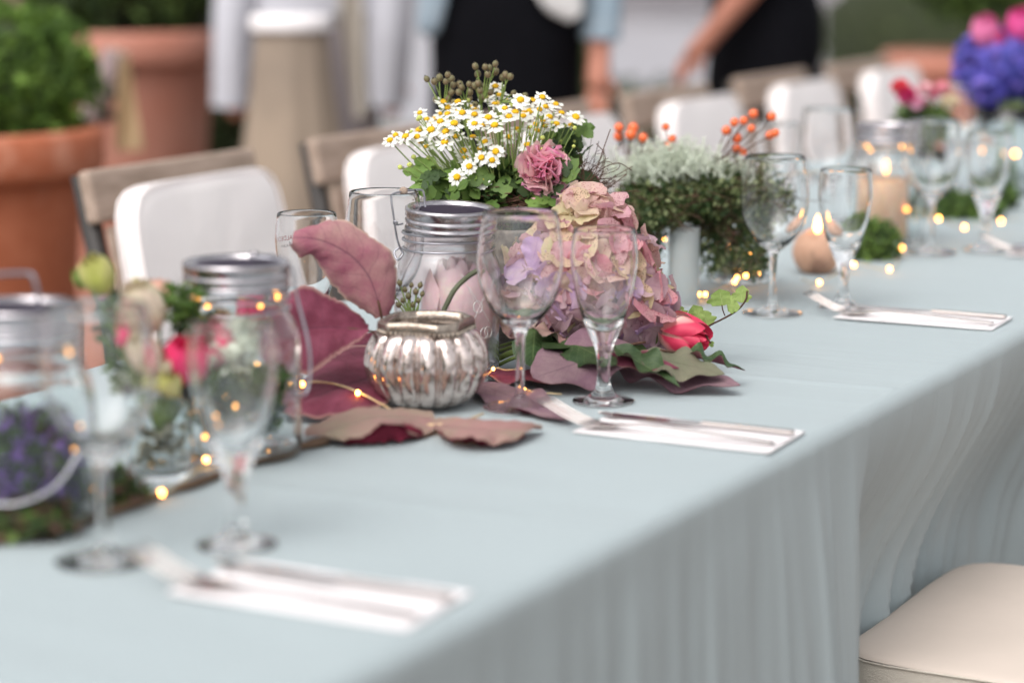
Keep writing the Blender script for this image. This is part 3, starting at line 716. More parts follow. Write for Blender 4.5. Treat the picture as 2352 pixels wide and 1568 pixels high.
tl = leaf3('tan_leaf', 'curled tan leaf with wavy crimson rim just right of the votive foot', Z3([(988, 972, .7545), (1040, 978, .760), (1100, 984, .763), (1150, 988, .762), (1200, 984, .760), (1246, 984, .7545)]),
      Z3([(1000, 964, .755), (1050, 958, .760), (1100, 962, .763), (1150, 964, .763), (1195, 968, .761), (1236, 978, .756)]), Z3([(1000, 985, .755), (1030, 1006, .758), (1080, 1002, .764), (1120, 1016, .758), (1170, 1014, .757), (1215, 990, .760)]), [TANLEAF, CRIMSON], seed=7, bow=.003, nu=20)
leaf3('folded_rim', None, Z3([(1010, 996, .757), (1050, 1000, .761), (1090, 1000, .763), (1140, 1012, .758), (1205, 994, .759)]), Z3([(1015, 1004, .7525), (1050, 1012, .7525), (1090, 1016, .7525), (1140, 1021, .7525), (1205, 1002, .7525)]), Z3([(1010, 990, .757), (1050, 995, .761), (1090, 995, .763), (1140, 1006, .758), (1205, 990, .759)]), [CRIMSON, CRIMSON], seed=8, parent=tl, bow=.001)
leaf('tan_leaf', A(1095, 878, z=.755), A(1310, 965, z=.7565), .060, UP + toC * .1, [GREYLEAF, CRIMSON], 'greyish mauve leaf under the foot of the central wine glass', shape='ovate', wave=.005, wf=5, ph=1.2, teeth=.04, nu=16, nv=24)
leaf('mauve_leaf', A(1120, 850, z=.758), A(1325, 880, z=.759), .070, UP, [MAUVE, CRIMSON], 'mauve leaf behind the stem of the central wine glass', shape='ovate', wave=.004, ph=2.2)
leaf('mauve_leaf', A(1450, 790, z=.790), A(1225, 868, z=.768), .085, UP + toC * .5, [GREYLEAF, MAUVE], 'broad grey mauve leaf under the hydrangea left of the small glass', shape='round', wave=.010, wf=4, ph=3.0, teeth=.03, nu=18, nv=26)
leaf('mauve_leaf', A(1425, 835, z=.770), A(1700, 884, z=.760), .070, UP + toC * .25, [GREYLEAF, CRIMSON], 'long grey leaf with pink lifted rim, nearest the table edge below the rose', shape='ovate', wave=.008, wf=4.4, ph=1.0, teeth=.03, nu=18, nv=26)
leaf('sage_leaf', A(1470, 815, z=.785), A(1665, 858, z=.770), .060, UP + toC * .3, [SAGE, GREYLEAF], 'dull sage green leaf below the rose bud', shape='ovate', wave=.006, wf=5, ph=.4, nu=16, nv=24)
leaf('mauve_leaf', A(1395, 815, z=.785), A(1560, 845, z=.776), .034, UP + toC * .5, [MAUVE, MAUVE], 'narrow dark mauve leaf pointing right under the hydrangea', shape='lance', wave=.003)
leaf('green_leaf', A(1555, 808, z=.785), A(1712, 850, z=.765), .034, UP + toC * .1, [GLOSSG, MAUVE_L], 'narrow green leaf with curled bright rim pointing at the table edge', shape='lance', wave=.007, wf=6, ph=2, fold=.4, nu=14, nv=28)
leaf('green_leaf', A(1405, 795, z=.792), A(1562, 888, z=.762), .034, UP + toC * .2, [GLOSSG, SAGE], 'green twisted leaf curling down in front of the grey leaves', shape='lance', wave=.007, wf=5, ph=.2, fold=.5, nu=14, nv=28)
leaf('green_leaf', A(1228, 752, t=2.46), A(1222, 842, t=2.40), .044, toC + UP * .2, [GLOSSG, SAGE], 'dark green leaf hanging just right of the central wine glass stem', shape='ovate', wave=.004, fold=-.2)
leaf('green_leaf', A(1290, 775, t=2.45), A(1415, 838, t=2.36), .050, toC * .6 + UP, [GLOSSG, SAGE], 'broad dark green leaf behind the stem of the small glass', shape='ovate', wave=.006, fold=-.15)
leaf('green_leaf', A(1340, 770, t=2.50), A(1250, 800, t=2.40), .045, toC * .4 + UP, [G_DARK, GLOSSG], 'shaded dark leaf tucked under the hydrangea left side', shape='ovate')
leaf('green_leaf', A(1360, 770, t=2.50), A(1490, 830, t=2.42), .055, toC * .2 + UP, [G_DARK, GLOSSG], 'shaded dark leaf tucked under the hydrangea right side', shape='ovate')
leaf('brown_leaf', A(1300, 775, t=2.46), A(1205, 745, t=2.42), .03, toC * .4 + UP, [TANLEAF, SAGE], 'dry tan leaf edge showing below the hydrangea petals', shape='ovate', wave=.006)
# stems of the hydrangea lying to the left behind the wine glass stem
b = MB()
for k, (y1, y2, r_) in enumerate(((822, 800, .0034), (838, 812, .002), (806, 790, .0018), (795, 782, .0015))):
    b.tube(crom([A(1145, y1, t=2.52), A(1180, (y1 + y2) / 2 - 3, t=2.5), A(1230, y2, t=2.48), A(1300, 770, t=2.5)], 4), r_, 7)
o = b.build('flower_stems', STEM); tag(o, 'green flower stems lying behind the central wine glass stem', 'stems'); o.name = 'stem_bundle'

# ================================================================= HYDRANGEA
HMATS = [leafmat('hydrangea_pink', (212, 160, 174), (222, 188, 188), (192, 128, 146), vein=.35, thin=.45, speck=(150, 40, 66), vs_=45),
         leafmat('hydrangea_cream', (222, 204, 178), (216, 180, 176), (196, 160, 146), vein=.3, thin=.45, vs_=45, speck=(176, 96, 100)),
         leafmat('hydrangea_green', (206, 200, 156), (224, 194, 172), (176, 166, 126), vein=.3, thin=.45, speck=(110, 70, 60), vs_=45),
         leafmat('hydrangea_lilac', (200, 168, 212), (218, 192, 208), (176, 138, 192), vein=.35, thin=.45, vs_=45),
         leafmat('hydrangea_rose', (214, 140, 156), (224, 176, 178), (184, 92, 120), vein=.35, thin=.45, speck=(160, 30, 60), vs_=45),
         leafmat('hydrangea_mauve', (190, 156, 170), (206, 180, 182), (160, 126, 144), vein=.35, thin=.45, vs_=45)]
def floret_mesh(rng, size, m):
    mb = MB()
    off = rng.uniform(0, pi / 2)
    for k in range(4):
        a = off + k * pi / 2 + rng.gauss(0, .12); s = size * rng.uniform(.85, 1.15); el = rng.uniform(.05, .5)
        d = Vector((cos(a) * cos(el), sin(a) * cos(el), sin(el)))
        leaf_mb(mb, d * .001, d * s, s * rng.uniform(1.0, 1.2), Vector((0, 0, 1)) + Vector((rng.gauss(0, .2), rng.gauss(0, .2), 0)), shape='petal', curl=rng.uniform(-.3, .25), cup=rng.uniform(-.10, .18), wave=s * .11, wf=rng.uniform(3, 7), ph=rng.uniform(0, 6), teeth=.07, nu=8, nv=10)
    mb.ball((0, 0, .001), .0016, 6, 4, 0)
    return mb.mesh('floret', m)
HC = A(1360, 640, t=2.50)
hyd = thing('hydrangea_head', 'faded pink and lilac hydrangea head lying behind the two central glasses', 'hydrangea', Vector((HC.x, HC.y, .76)))
rng = random.Random(11)
variants = [[floret_mesh(rng, .0265, m) for _ in range(4)] for m in HMATS]
ells = [(A(1360, 650, t=2.50), .060, .064, .062), (A(1350, 545, t=2.50), .034, .036, .037), (A(1442, 702, t=2.50), .040, .040, .040), (A(1262, 660, t=2.50), .038, .040, .040)]
pts = []
off = origin(hyd)
tries = 0
while len(pts) < 105 and tries < 30000:
    tries += 1
    c, a1, a2, a3 = ells[rng.choices((0, 1, 2, 3), (5, 2, 2.6, 1.8))[0]]
    d = on_ball(rng)
    if d.dot(toC) < -.35: continue
    p = c + Vector((d.x * a1, d.y * a2, d.z * a3))
    if p.z < .775: continue
    if any(((p.x - e[0].x) / e[1]) ** 2 + ((p.y - e[0].y) / e[2]) ** 2 + ((p.z - e[0].z) / e[3]) ** 2 < .8 for e in ells): continue
    if any((p - q).length < .0175 for q, _ in pts): continue
    pts.append((p, Vector((d.x / a1, d.y / a2, d.z / a3)).normalized()))
for p, n in pts:
    rel = (p - HC); sx = rel.dot(_r); sz = rel.z
    if sz > .045: ws = (4, 4, 2.4, 0, 2, 1)
    elif sx < -.01 and sz < .03: ws = (2, 2.5, .5, 3.2, .4, 2.5)
    elif sx > .03: ws = (4, 3, 1.5, .6, 2, 3)
    else: ws = (3.5, 3, 1, (1.6 if sz < .02 else 0), 1, 3)
    o = link('floret', variants[rng.choices(range(6), ws)[0]][rng.randrange(4)], hyd); o.location = p - off + n * rng.uniform(-.004, .005)
    n2 = (n + Vector((rng.gauss(0, .3), rng.gauss(0, .3), rng.gauss(0, .3)))).normalized()
    o.rotation_euler = (frame(n2) @ Matrix.Rotation(rng.uniform(0, 2 * pi), 3, 'Z')).to_euler(); s = rng.uniform(.85, 1.2); o.scale = (s, s, s)
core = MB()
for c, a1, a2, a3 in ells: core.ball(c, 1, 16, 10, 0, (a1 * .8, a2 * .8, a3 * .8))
core.build('inner_core', mat('hydrangea_core', (92, 74, 62), .9, var=(110, 84, 74), vs_=60, bump=.6, bs=80), hyd)  # solid dark brown core that blocks the gaps between the florets

# ================================================================= ROSE BUD AND CARNATION
def rosemat():
    m = mat('rose_petal', (214, 44, 74), .5, thin=.25); t = m.node_tree; N = t.nodes.new; L = t.links.new
    uv = N('ShaderNodeUVMap'); sx = N('ShaderNodeSeparateXYZ'); L(uv.outputs[0], sx.inputs[0]); tc = N('ShaderNodeTexCoord'); n = N('ShaderNodeTexNoise'); n.inputs['Scale'].default_value = 40; L(tc.outputs['Object'], n.inputs['Vector'])
    au = N('ShaderNodeMath'); au.operation = 'ABSOLUTE'; sb = N('ShaderNodeMath'); sb.operation = 'SUBTRACT'; sb.inputs[1].default_value = .5; L(sx.outputs[0], sb.inputs[0]); L(sb.outputs[0], au.inputs[0])
    a = N('ShaderNodeMath'); a.operation = 'MULTIPLY_ADD'; a.inputs[1].default_value = .9; L(au.outputs[0], a.inputs[0]); L(sx.outputs[1], a.inputs[2])
    b = N('ShaderNodeMath'); b.operation = 'MULTIPLY_ADD'; b.inputs[1].default_value = .35; L(n.outputs['Fac'], b.inputs[0]); L(a.outputs[0], b.inputs[2])
    cr = N('ShaderNodeValToRGB'); e = cr.color_ramp.elements; e[0].position = .62; e[0].color = (*lin((244, 206, 194)), 1); e[1].position = 1.0; e[1].color = (*lin((218, 62, 96)), 1); q = e.new(.88); q.color = (*lin((234, 148, 150)), 1)
    L(b.outputs[0], cr.inputs[0]); L(cr.outputs[0], t.nodes['Principled BSDF'].inputs['Base Color'])
    for nd in t.nodes:
        if nd.type == 'BSDF_TRANSLUCENT': L(cr.outputs[0], nd.inputs[0])
    return m
ROSEM = rosemat()
def rose(label, c, r, axis, mats, n=13, name='rose_bud', cat='rose', sepals=True, open_=.35, parent=None):
    t = parent or thing(name, label, cat, c); M = frame(axis); rg = random.Random(int(r * 1e5) + n)
    off = origin(t) if parent is None else Vector((0, 0, 0))
    for k in range(n):
        q = k / (n - 1); a0 = k * 2.4; rad = r * (.25 + .75 * q); hgt = r * (2.3 - .25 * q); wd = 1.9 - .5 * q
        mb = MB()
        def P(u, v, rad=rad, hgt=hgt, a0=a0, wd=wd, q=q):
            a = a0 + (u - .5) * wd * 1.5; prof = sin(pi * min(1, .12 + v * .72)) ** .8
            flare = open_ * q * max(0, v - .6) ** 1.5 * 3.0
            rr = rad * (prof * 1.0 + flare) * (1 - .10 * abs(u - .5) * 2 * v); z = hgt * (v * (1 - .30 * (abs(u - .5) * 2) ** 2.5)) - r * .95
            p = Vector((rr * cos(a), rr * sin(a), z + r * .03 * sin(u * 14 + k)))
            return Vector(c) + M @ p
        mb.grid(P, 10, 10); mb.build('petal', mats, t)
    if sepals:
        for k in range(4):
            a = k * pi / 2 + .4; B = Vector(c) + M @ Vector((.003 * cos(a), .003 * sin(a), -r * .95)); T = Vector(c) + M @ Vector((r * 1.1 * cos(a), r * 1.1 * sin(a), -r * .5))
            leaf('sepal', B, T, .008, M @ Vector((0, 0, 1)), [G_MID, G_MID], parent=t, shape='lance', nu=4, nv=6)
    return t
rose('deep pink rose bud lying at the right end of the hydrangea', A(1563, 768, z=.792), .0245, _r * .75 + toC * .55 + UP * -.1 + Vector((0, 0, -.15)), ROSEM, n=9, open_=.30)
CARN = [leafmat('carnation_pink', (240, 156, 196), (246, 196, 210), (222, 110, 170), vein=.3, thin=.5, vs_=60, nlat=2), leafmat('carnation_pale', (246, 214, 208), (240, 176, 198), (226, 140, 182), vein=.25, thin=.5, vs_=50, nlat=2)]
cc = A(1250, 392, t=2.60)
car = thing('carnation', 'ruffled pink carnation at the right front of the daisy bouquet', 'carnation', cc)
rg = random.Random(5); ax = (toC + UP * .25 + _r * .1).normalized(); Mx = frame(ax)
for k in range(46):
    q = k / 45; el = pi / 2 - q * 1.75; a = k * 2.4
    d = Mx @ Vector((cos(a) * cos(el), sin(a) * cos(el), sin(el)))
    B = cc + d * .006 - ax * .008; T = cc + d * .0325 * (.82 + .2 * rg.random()) + ax * .004
    side = Mx @ Vector((-sin(a), cos(a), .3)); nn = side.cross(d) * (1 if rg.random() < .8 else -.5) + ax * .6 + Vector((rg.gauss(0, .5), rg.gauss(0, .5), rg.gauss(0, .5)))
    mb = MB(); leaf_mb(mb, B, T, .030, nn, shape='obov', wave=.0058, wf=rg.uniform(7, 10), ph=rg.uniform(0, 6), teeth=.14, cup=rg.uniform(-.2, .25), nu=10, nv=10)
    mb.build('petal', CARN[k % 2 if q < .6 else 1], car)
for k in range(5):
    px = 1225 + 18 * k; B = cc - UP * .012 + _r * (k - 2) * .006; T = A(px - 8 + 5 * (k % 2), 438 + 14 * ((k * 2) % 3), t=2.585)
    mb = MB(); leaf_mb(mb, B, T, .022, toC, shape='obov', wave=.004, wf=7, teeth=.14, nu=10, nv=10, ph=k); mb.build('petal', CARN[k % 2], car)

# ================================================================= DAISY BOUQUET IN A ROUGH VASE
rg = random.Random(21)
VASEM = mat('rough_grey_vase', (98, 88, 80), .75, var=(52, 46, 42), vs_=28, bump=1.0, bs=70, v2=(120, 112, 104))
vb = A(1178, 690, t=2.64); vb = Vector((vb.x, vb.y, TZ))
vz = thing('rough_vase', 'dark rough textured vase behind the central wine glass', 'vase', vb)
b = MB(); b.lathe([(0, 0), (.042, 0), (.047, .004), (.050, .06), (.050, .128), (.0485, .132), (.044, .132), (.044, .02), (0, .015)], 48, rf=lambda a, z: 1 + .02 * noise.noise(Vector((cos(a) * 3, sin(a) * 3, z * 40)))); b.build('vase_body', VASEM, vz, rel=False)
bq = thing('daisy_bouquet', 'bouquet of white daisies with green berries and a twig nest in the rough vase', 'bouquet', vb + Vector((0, 0, .12)))
boff = origin(bq)
# flower mesh
def daisy_mesh(rg, n):
    mb = MB()
    for k in range(n):
        a = 2 * pi * k / n + rg.gauss(0, .06); el = rg.gauss(-.08, .14); d = Vector((cos(a) * cos(el), sin(a) * cos(el), sin(el)))
        leaf_mb(mb, d * .0030, d * .0100 * rg.uniform(.88, 1.08), .0043, Vector((0, 0, 1)), shape='obov', curl=rg.uniform(-.2, .05), cup=-.12, nu=2, nv=4, ph=k)
    mb.lathe([(0, -.0024), (.0016, -.002), (.003, -.0006), (.0031, 0)], 10, mi=1)
    return mb.mesh('flower', [PETALW, STEM])
dv = [daisy_mesh(rg, n) for n in (13, 14, 12, 15, 13)]
cm = MB(); cm.ball((0, 0, .0006), .0037, 12, 7, 0, (1, 1, .62), nz=.15); CM = cm.mesh('flower_centre', YELLOW)
heads2 = [(565,880),(600,848),(663,857),(752,708),(748,818),(790,922),(822,815),(880,763),(885,713),(915,826),(908,893),(968,775),(980,858),(1018,708),(1095,777),(1140,790),(1182,738),(1220,787),(1168,608),(1225,543),(1285,680),(1310,732),(1383,628),(1290,635),(1222,652),(1350,705),(1400,730),(1363,810),(1427,910),(1503,688),(1520,610),(1455,632),(1538,672),(1525,762),(1540,790),(1480,780),(1490,820),(1608,778),(1640,710),(1605,655),(1695,903),(1730,735),(1745,875),(1700,790),(1025,948),(1035,992),(1135,935),(1138,990),(1228,952),(1205,1005),(1268,935),(1062,1045),(985,1112),(1145,1135),(775,1045),(930,675),(925,715),(795,750),(845,745),(785,838),(1040,635),(1095,720),(1255,600),(1160,890),(1440,700),(900,640),(1310,860),(1085,860),(990,640),(1565,735)]
front = {(663,857),(880,763),(822,815),(1018,708),(1095,777),(1182,738),(1220,787),(1285,680),(1310,732),(1383,628),(1205,1005),(1145,1135),(985,1112),(1228,952),(908,893),(1503,688),(1520,610),(1062,1045),(1138,990),(600,848),(565,880),(968,775),(915,826)}
hl = [(689 + x * .3662, y * .3662, (x, y) in front) for x, y in heads2]
for _ in range(26):
    x = rg.uniform(955, 1310); hl.append((x, 300 - 60 * sin(pi * (x - 930) / 400) + rg.uniform(-5, 55), None))
stem_base = lambda h: vb + Vector(((h.x - vb.x) * .18 + rg.gauss(0, .008), (h.y - vb.y) * .18 + rg.gauss(0, .008), .118))
for (px, py, fr) in hl:
    dep = 2.575 + rg.uniform(0, .02) if fr else (2.60 + rg.uniform(0, .07) if fr is False else 2.65 + rg.uniform(0, .07))
    if px < 960: dep = 2.58 + rg.uniform(0, .03)
    h = A(px, py, t=dep); B = stem_base(h)
    dr = (h - B).normalized(); nrm = (UP * .75 + dr * .7 + toC * rg.uniform(.35, 1.3) + Vector((rg.gauss(0, .22), rg.gauss(0, .22), 0))).normalized()
    if fr and py > 330: nrm = (toC * 1.3 + UP * .5 + Vector((rg.gauss(0, .2), rg.gauss(0, .2), 0))).normalized()
    s = rg.uniform(.86, 1.22)
    o = link('flower', dv[rg.randrange(5)], bq); o.location = h - boff; o.rotation_euler = (frame(nrm) @ Matrix.Rotation(rg.uniform(0, 6), 3, 'Z')).to_euler(); o.scale = (s, s, s)
    c = link('flower_centre', CM, o)
    mb = MB(); mid = B + (h - B) * .55 + Vector((0, 0, .02)) * rg.random(); mb.tube(bez(B, mid, h - nrm * .002, 8), [.0011 - .0004 * k / 8 for k in range(9)], 5)
    mb.build('flower_stem', STEM, bq)
budm = MB(); budm.ball((0, 0, 0), .0030, 8, 6, 0, (1, 1, .9)); BUD = budm.mesh('bud', mat('daisy_bud', (206, 206, 120), .7, var=(160, 176, 84), vs_=300))
for _ in range(46):
    px = rg.uniform(915, 1325); py = 330 - 95 * sin(pi * (px - 890) / 460) + rg.uniform(-18, 95); h = A(px, py, t=2.585 + rg.uniform(0, .08)); B = stem_base(h)
    o = link('bud', BUD, bq); o.location = h - boff; s = rg.uniform(.6, 1.1); o.scale = (s, s, s)
    mb = MB(); mb.tube(bez(B, B + (h - B) * .6 + Vector((0, 0, .012)), h, 7), .0006, 4); mb.build('flower_stem', STEM, bq)
br = [(795,497),(842,512),(875,488),(927,470),(950,497),(915,512),(960,535),(950,580),(930,615),(853,625),(1003,530),(1013,550),(1060,528),(995,580),(1065,580),(1065,618),(1095,540),(1118,525),(1100,417),(1162,422),(1190,427),(1225,402),(1228,450),(1115,465),(1178,468),(1288,470),(1318,482),(1270,488),(1340,583),(1410,600),(965,640),(1000,640),(1100,655),(1150,545),(1130,570),(1195,580),(1140,610),(1430,640)]
def cluster(lst, base):
    berry_spray('x', 'x', base, [A(689 + x * .3662, y * .3662, t=2.63 + rg.uniform(-.012, .012)) for x, y in lst], parent=bq, rng=rg, r=.0037)
cluster([p for p in br if p[0] < 980], A(1020, 262, t=2.64)); cluster([p for p in br if 980 <= p[0] < 1090], A(1072, 270, t=2.64))
cluster([p for p in br if 1090 <= p[0] < 1250], A(1105, 240, t=2.64)); cluster([p for p in br if p[0] >= 1250], A(1150, 235, t=2.64))
mb = MB()
for q in ((1020, 262), (1072, 270), (1105, 240), (1150, 235)):
    p = A(*q, t=2.64); mb.tube(bez(vb + Vector((0, 0, .12)), p - UP * .05, p, 8), .0014, 5)
mb.build('berry_stem', STEM, bq)
# leaves of the bouquet
LM = []
for m in (G_MID, G_BRIGHT, G_DARK, G_MID):
    mb = MB(); 
    for k, (a, l) in enumerate(((0, 1), (.8, .62), (-.8, .62), (1.5, .4), (-1.5, .4))):
        d = Vector((cos(a), sin(a), .05 * k)); leaf_mb(mb, (0.003, 0, 0), Vector((.003, 0, 0)) + d * .022 * l, .011 * (.6 + .5 * l), UP, shape='obov', curl=-.2, wave=.0012, nu=4, nv=6, teeth=.1, ph=k)
    LM.append(mb.mesh('leaf', m))
for k in range(170):
    u = rg.uniform(-1, 1); px = 1140 + u * 165; py = rg.uniform(378, 492) - (30 * max(0, u) if u > .6 else 0); d = 2.60 + rg.uniform(-.02, .05)
    if k > 140: px = rg.uniform(1262, 1335); py = rg.uniform(285, 400); d = 2.64 + rg.uniform(0, .03)
    if px < 985 and py < 420: continue
    p = A(px, py, t=d); o = link('leaf', LM[rg.choices(range(4), (4, 1.4, 4, 2))[0]], bq); o.location = p - boff
    n2 = (toC * .5 + UP * .5 + Vector((rg.gauss(0, .5), rg.gauss(0, .5), rg.gauss(0, .4)))).normalized()
    o.rotation_euler = (frame(n2) @ Matrix.Rotation(rg.uniform(0, 6), 3, 'Z')).to_euler(); s = rg.uniform(.7, 1.25); o.scale = (s, s, s)
for px, py, a in ((965, 400, 2.9), (985, 385, 2.6), (975, 418, 3.6), (1000, 430, 3.4)):
    o = link('leaf', LM[1], bq); o.location = A(px + 10, py, t=2.6) - boff; o.rotation_euler = (frame(toC + UP * .5) @ Matrix.Rotation(a, 3, 'Z')).to_euler()
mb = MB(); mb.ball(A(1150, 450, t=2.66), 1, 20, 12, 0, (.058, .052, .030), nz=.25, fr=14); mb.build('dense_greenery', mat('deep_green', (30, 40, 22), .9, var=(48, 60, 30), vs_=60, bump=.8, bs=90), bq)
mb = MB(); scatter_leaves(mb, [in_ball(rg, A(1150, 445, t=2.645), 1, (.072, .05, .034), .5) for _ in range(900)], .012, rg, 0); scatter_leaves(mb, [in_ball(rg, A(1150, 445, t=2.645), 1, (.072, .05, .034), .5) for _ in range(350)], .012, rg, 1)
mb.build('fine_greenery', [G_DARK, G_MID], bq, kind='stuff', smooth=False)
# nest of twigs
mb = MB(); nc = A(1240, 478, t=2.64)
for k in range(430):
    a = rg.uniform(0, 2 * pi); r0 = .058 + rg.gauss(0, .007); zc = rg.gauss(0, .009); sp = rg.uniform(.5, 1.4); c = A(1190, 468, t=2.66)
    pts = [c + Vector((cos(a + sp * s) * r0 * 1.15, sin(a + sp * s) * r0, zc + .006 * sin(s * 5 + k))) for s in (0, .3, .6, 1)]
    mb.tube(crom(pts, 2), .0006, 4, cap=False)
for k in range(150):
    c = A(1330 + rg.gauss(0, 22), 440 + rg.gauss(0, 18), t=2.66 + rg.gauss(0, .02)); d = Vector((rg.gauss(.4, 1), rg.gauss(.2, 1), rg.gauss(.3, .7))).normalized(); l = rg.uniform(.015, .05); q = Vector((rg.gauss(0, .012), rg.gauss(0, .012), rg.gauss(0, .012)))
    mb.tube(bez(c, c + d * l * .5 + q * 1.5, c + d * l + q, 6), .0004, 4, cap=False)
mb.build('nest_twigs', TWIG, bq, kind='stuff')
for k, pl in enumerate((((1330, 440), (1365, 400), (1385, 345), (1402, 297)), ((1340, 430), (1380, 390), (1420, 375), (1452, 392)), ((1350, 450), (1375, 420), (1390, 360), (1370, 330)), ((1000, 470), (975, 440), (960, 410), (925, 383)), ((1010, 460), (980, 455), (975, 440), (985, 430)), ((1100, 455), (1130, 430), (1120, 415), (1110, 422)), ((1320, 460), (1370, 455), (1400, 430), (1440, 400)), ((990, 450), (965, 460), (985, 440), (1010, 447)))):
    mb = MB(); mb.tube(crom([A(x, y, t=2.63 + .004 * k) for x, y in pl], 4), .00055, 4); mb.build('twig', TWIG, bq)
mb = MB(); mb2 = []
PINKD = mat('magenta_petal', (196, 36, 104), .55, var=(216, 74, 130), vs_=50, thin=.25)
for k, (px, py) in enumerate(((1352, 432), (1362, 420), (1345, 418), (1372, 440))):
    mb = MB()
    for j in range(6):
        a = j * 1.05; d = frame(toC) @ Vector((cos(a), sin(a), .3)); p = A(px, py, t=2.68); leaf_mb(mb, p, p + d * .009, .007, toC, shape='obov', nu=3, nv=4)
    mb.build('magenta_flower', PINKD, bq)

# ================================================================= IVY SPRIG
iv = thing('ivy_sprig', 'sprig of ivy with pale green leaves rising right of the rose bud', 'ivy', A(1540, 742, t=2.56))
mb = MB(); mb.tube(crom([A(1520, 735, t=2.52), A(1600, 757, t=2.53), A(1640, 742, t=2.53), A(1690, 715, t=2.53), A(1712, 690, t=2.53), A(1716, 668, t=2.53)], 4), .0010, 6)
mb.tube(crom([A(1555, 728, t=2.5), A(1590, 738, t=2.48), A(1612, 755, t=2.47), A(1632, 788, t=2.46)], 4), .0010, 6)
mb.tube(crom([A(1665, 725, t=2.53), A(1660, 712, t=2.53), A(1658, 700, t=2.53)], 3), .0007, 5)
mb.build('vine_stem', TWIG, iv)
for B_, T_, W_, d in (((1660, 702), (1652, 664), .030, 2.53), ((1670, 700), (1700, 705), .018, 2.52), ((1702, 695), (1706, 655), .020, 2.53), ((1610, 742), (1592, 700), .024, 2.54), ((1625, 748), (1615, 712), .022, 2.53), ((1600, 738), (1608, 705), .014, 2.51), ((1560, 728), (1556, 700), .018, 2.50), ((1632, 785), (1638, 797), .006, 2.46)):
    leaf('leaf', A(*B_, t=d), A(*T_, t=d + .004), W_, toC + UP * .5, [IVY, IVY], parent=iv, shape='ivy', wave=.0015, nu=8, nv=14)

# ================================================================= BRANCH ON THE TABLE
mb = MB(); pp = [(-70, 1252), (0, 1239), (137, 1213), (219, 1187), (342, 1143), (430, 1115), (513, 1086), (600, 1055), (684, 1027), (752, 1011)]
mb.tube(crom([A(x, y, z=.7545) for x, y in pp], 4), [.0038 + .0006 * sin(k * 1.3) + .0005 * sin(k * .6) for k in range(4 * (len(pp) - 1) + 1)], 8)
o = mb.build('branch', BRANCH); tag(o, 'long thin brown branch lying along the table beside the left jars', 'branch')

# ================================================================= LEFT POSY IN PEBBLE GLASS
lb = Vector((-.424, 1.605, TZ)); lt = 1.99
tm = thing('pebble_tumbler', 'small glass tumbler of pebbles and water holding the left rose posy', 'tumbler', lb)
b = MB(); b.lathe(closed_profile([(0, .0005), (.022, .0005), (.0265, .003), (.027, .04), (.0285, .078)], [(.0268, .0782), (.0253, .04), (.0245, .008), (0, .006)]), 40); b.build('tumbler_glass', JGLASS, tm, rel=False)
PEB = mat('pebbles', (150, 146, 128), .5, var=(88, 84, 66), vs_=40)
for k in range(46):
    a = rg.uniform(0, 2 * pi); r_ = .020 * sqrt(rg.random()); b = MB(); b.ball(lb + Vector((r_ * cos(a), r_ * sin(a), .0105 + .034 * rg.random())), rg.uniform(.0035, .0055), 7, 5, 0, (1, .9, .7)); b.build('pebble', PEB, tm)
po = thing('rose_posy', 'blurred posy of cream roses, lime buds and magenta tulips left of the lidded jar', 'posy', lb + Vector((0, 0, .06)))
CREAM = mat('cream_petal', (222, 214, 178), .6, var=(226, 204, 190), vs_=40, thin=.25); PEACH = mat('peach_petal', (224, 178, 158), .6, thin=.25); LIME = mat('lime_petal', (178, 184, 84), .6, var=(204, 192, 140), vs_=30, thin=.2)
HOTP = mat('hot_pink_petal', (226, 40, 100), .5, var=(232, 84, 130), vs_=30, thin=.2); MAGV = mat('violet_petal', (160, 70, 124), .6, thin=.2)
for (px, py, r_, m, n, dp) in ((222, 632, .0170, LIME, 9, 1.98), (190, 640, .0095, G_BRIGHT, 5, 1.98), (322, 712, .0225, CREAM, 12, 2.01), (368, 680, .0140, PEACH, 8, 2.06), (250, 700, .012, MAGV, 7, 2.08), (412, 832, .0205, HOTP, 9, 2.00), (484, 800, .0205, HOTP, 8, 2.05), (292, 775, .0105, HOTP, 6, 2.00), (388, 882, .0150, LIME, 8, 1.99), (335, 810, .0165, CREAM, 7, 1.98), (375, 845, .0120, CREAM, 7, 1.99), (530, 800, .0165, CREAM, 8, 2.08), (312, 650, .005, LIME, 4, 2.05), (452, 745, .011, G_BRIGHT, 5, 2.05), (440, 710, .010, LIME, 5, 2.07), (500, 740, .013, CREAM, 6, 2.12), (560, 860, .014, LIME, 6, 2.12), (600, 760, .015, PEACH, 6, 2.14)):
    p = A(px, py, t=dp); M_ = m
    f = MB(); f.ball(p, r_ * .55, 8, 6, 0); f.build('flower', M_, po)
    rt = rose(None, p, r_, (p - (lb + Vector((0, 0, .04)))).normalized() + toC * .3, M_, n=n, sepals=False, parent=po, open_=.3) if False else None
    M3 = frame((p - (lb + Vector((0, 0, .03)))).normalized() + toC * .5)
    for k in range(n):
        q = k / n; mb = MB()
        def P(u, v, k=k, q=q, p=p, r_=r_, M3=M3):
            a = k * 2.4 + (u - .5) * 2.4; rr = r_ * (.3 + .7 * q) * sin(pi * min(1, .14 + v * .66)) ** .8; return p + M3 @ Vector((rr * cos(a), rr * sin(a), r_ * (2.0 * v * (1 - .3 * (abs(u - .5) * 2) ** 2) - .95)))
        mb.grid(P, 6, 6); mb.build('petal', M_, po)
    mb = MB(); mb.tube(bez(lb + Vector((0, 0, .03)), (p + lb) / 2 + Vector((0, 0, .05)), p, 6), .0013, 5); mb.build('flower_stem', STEM, po)
mb = MB()
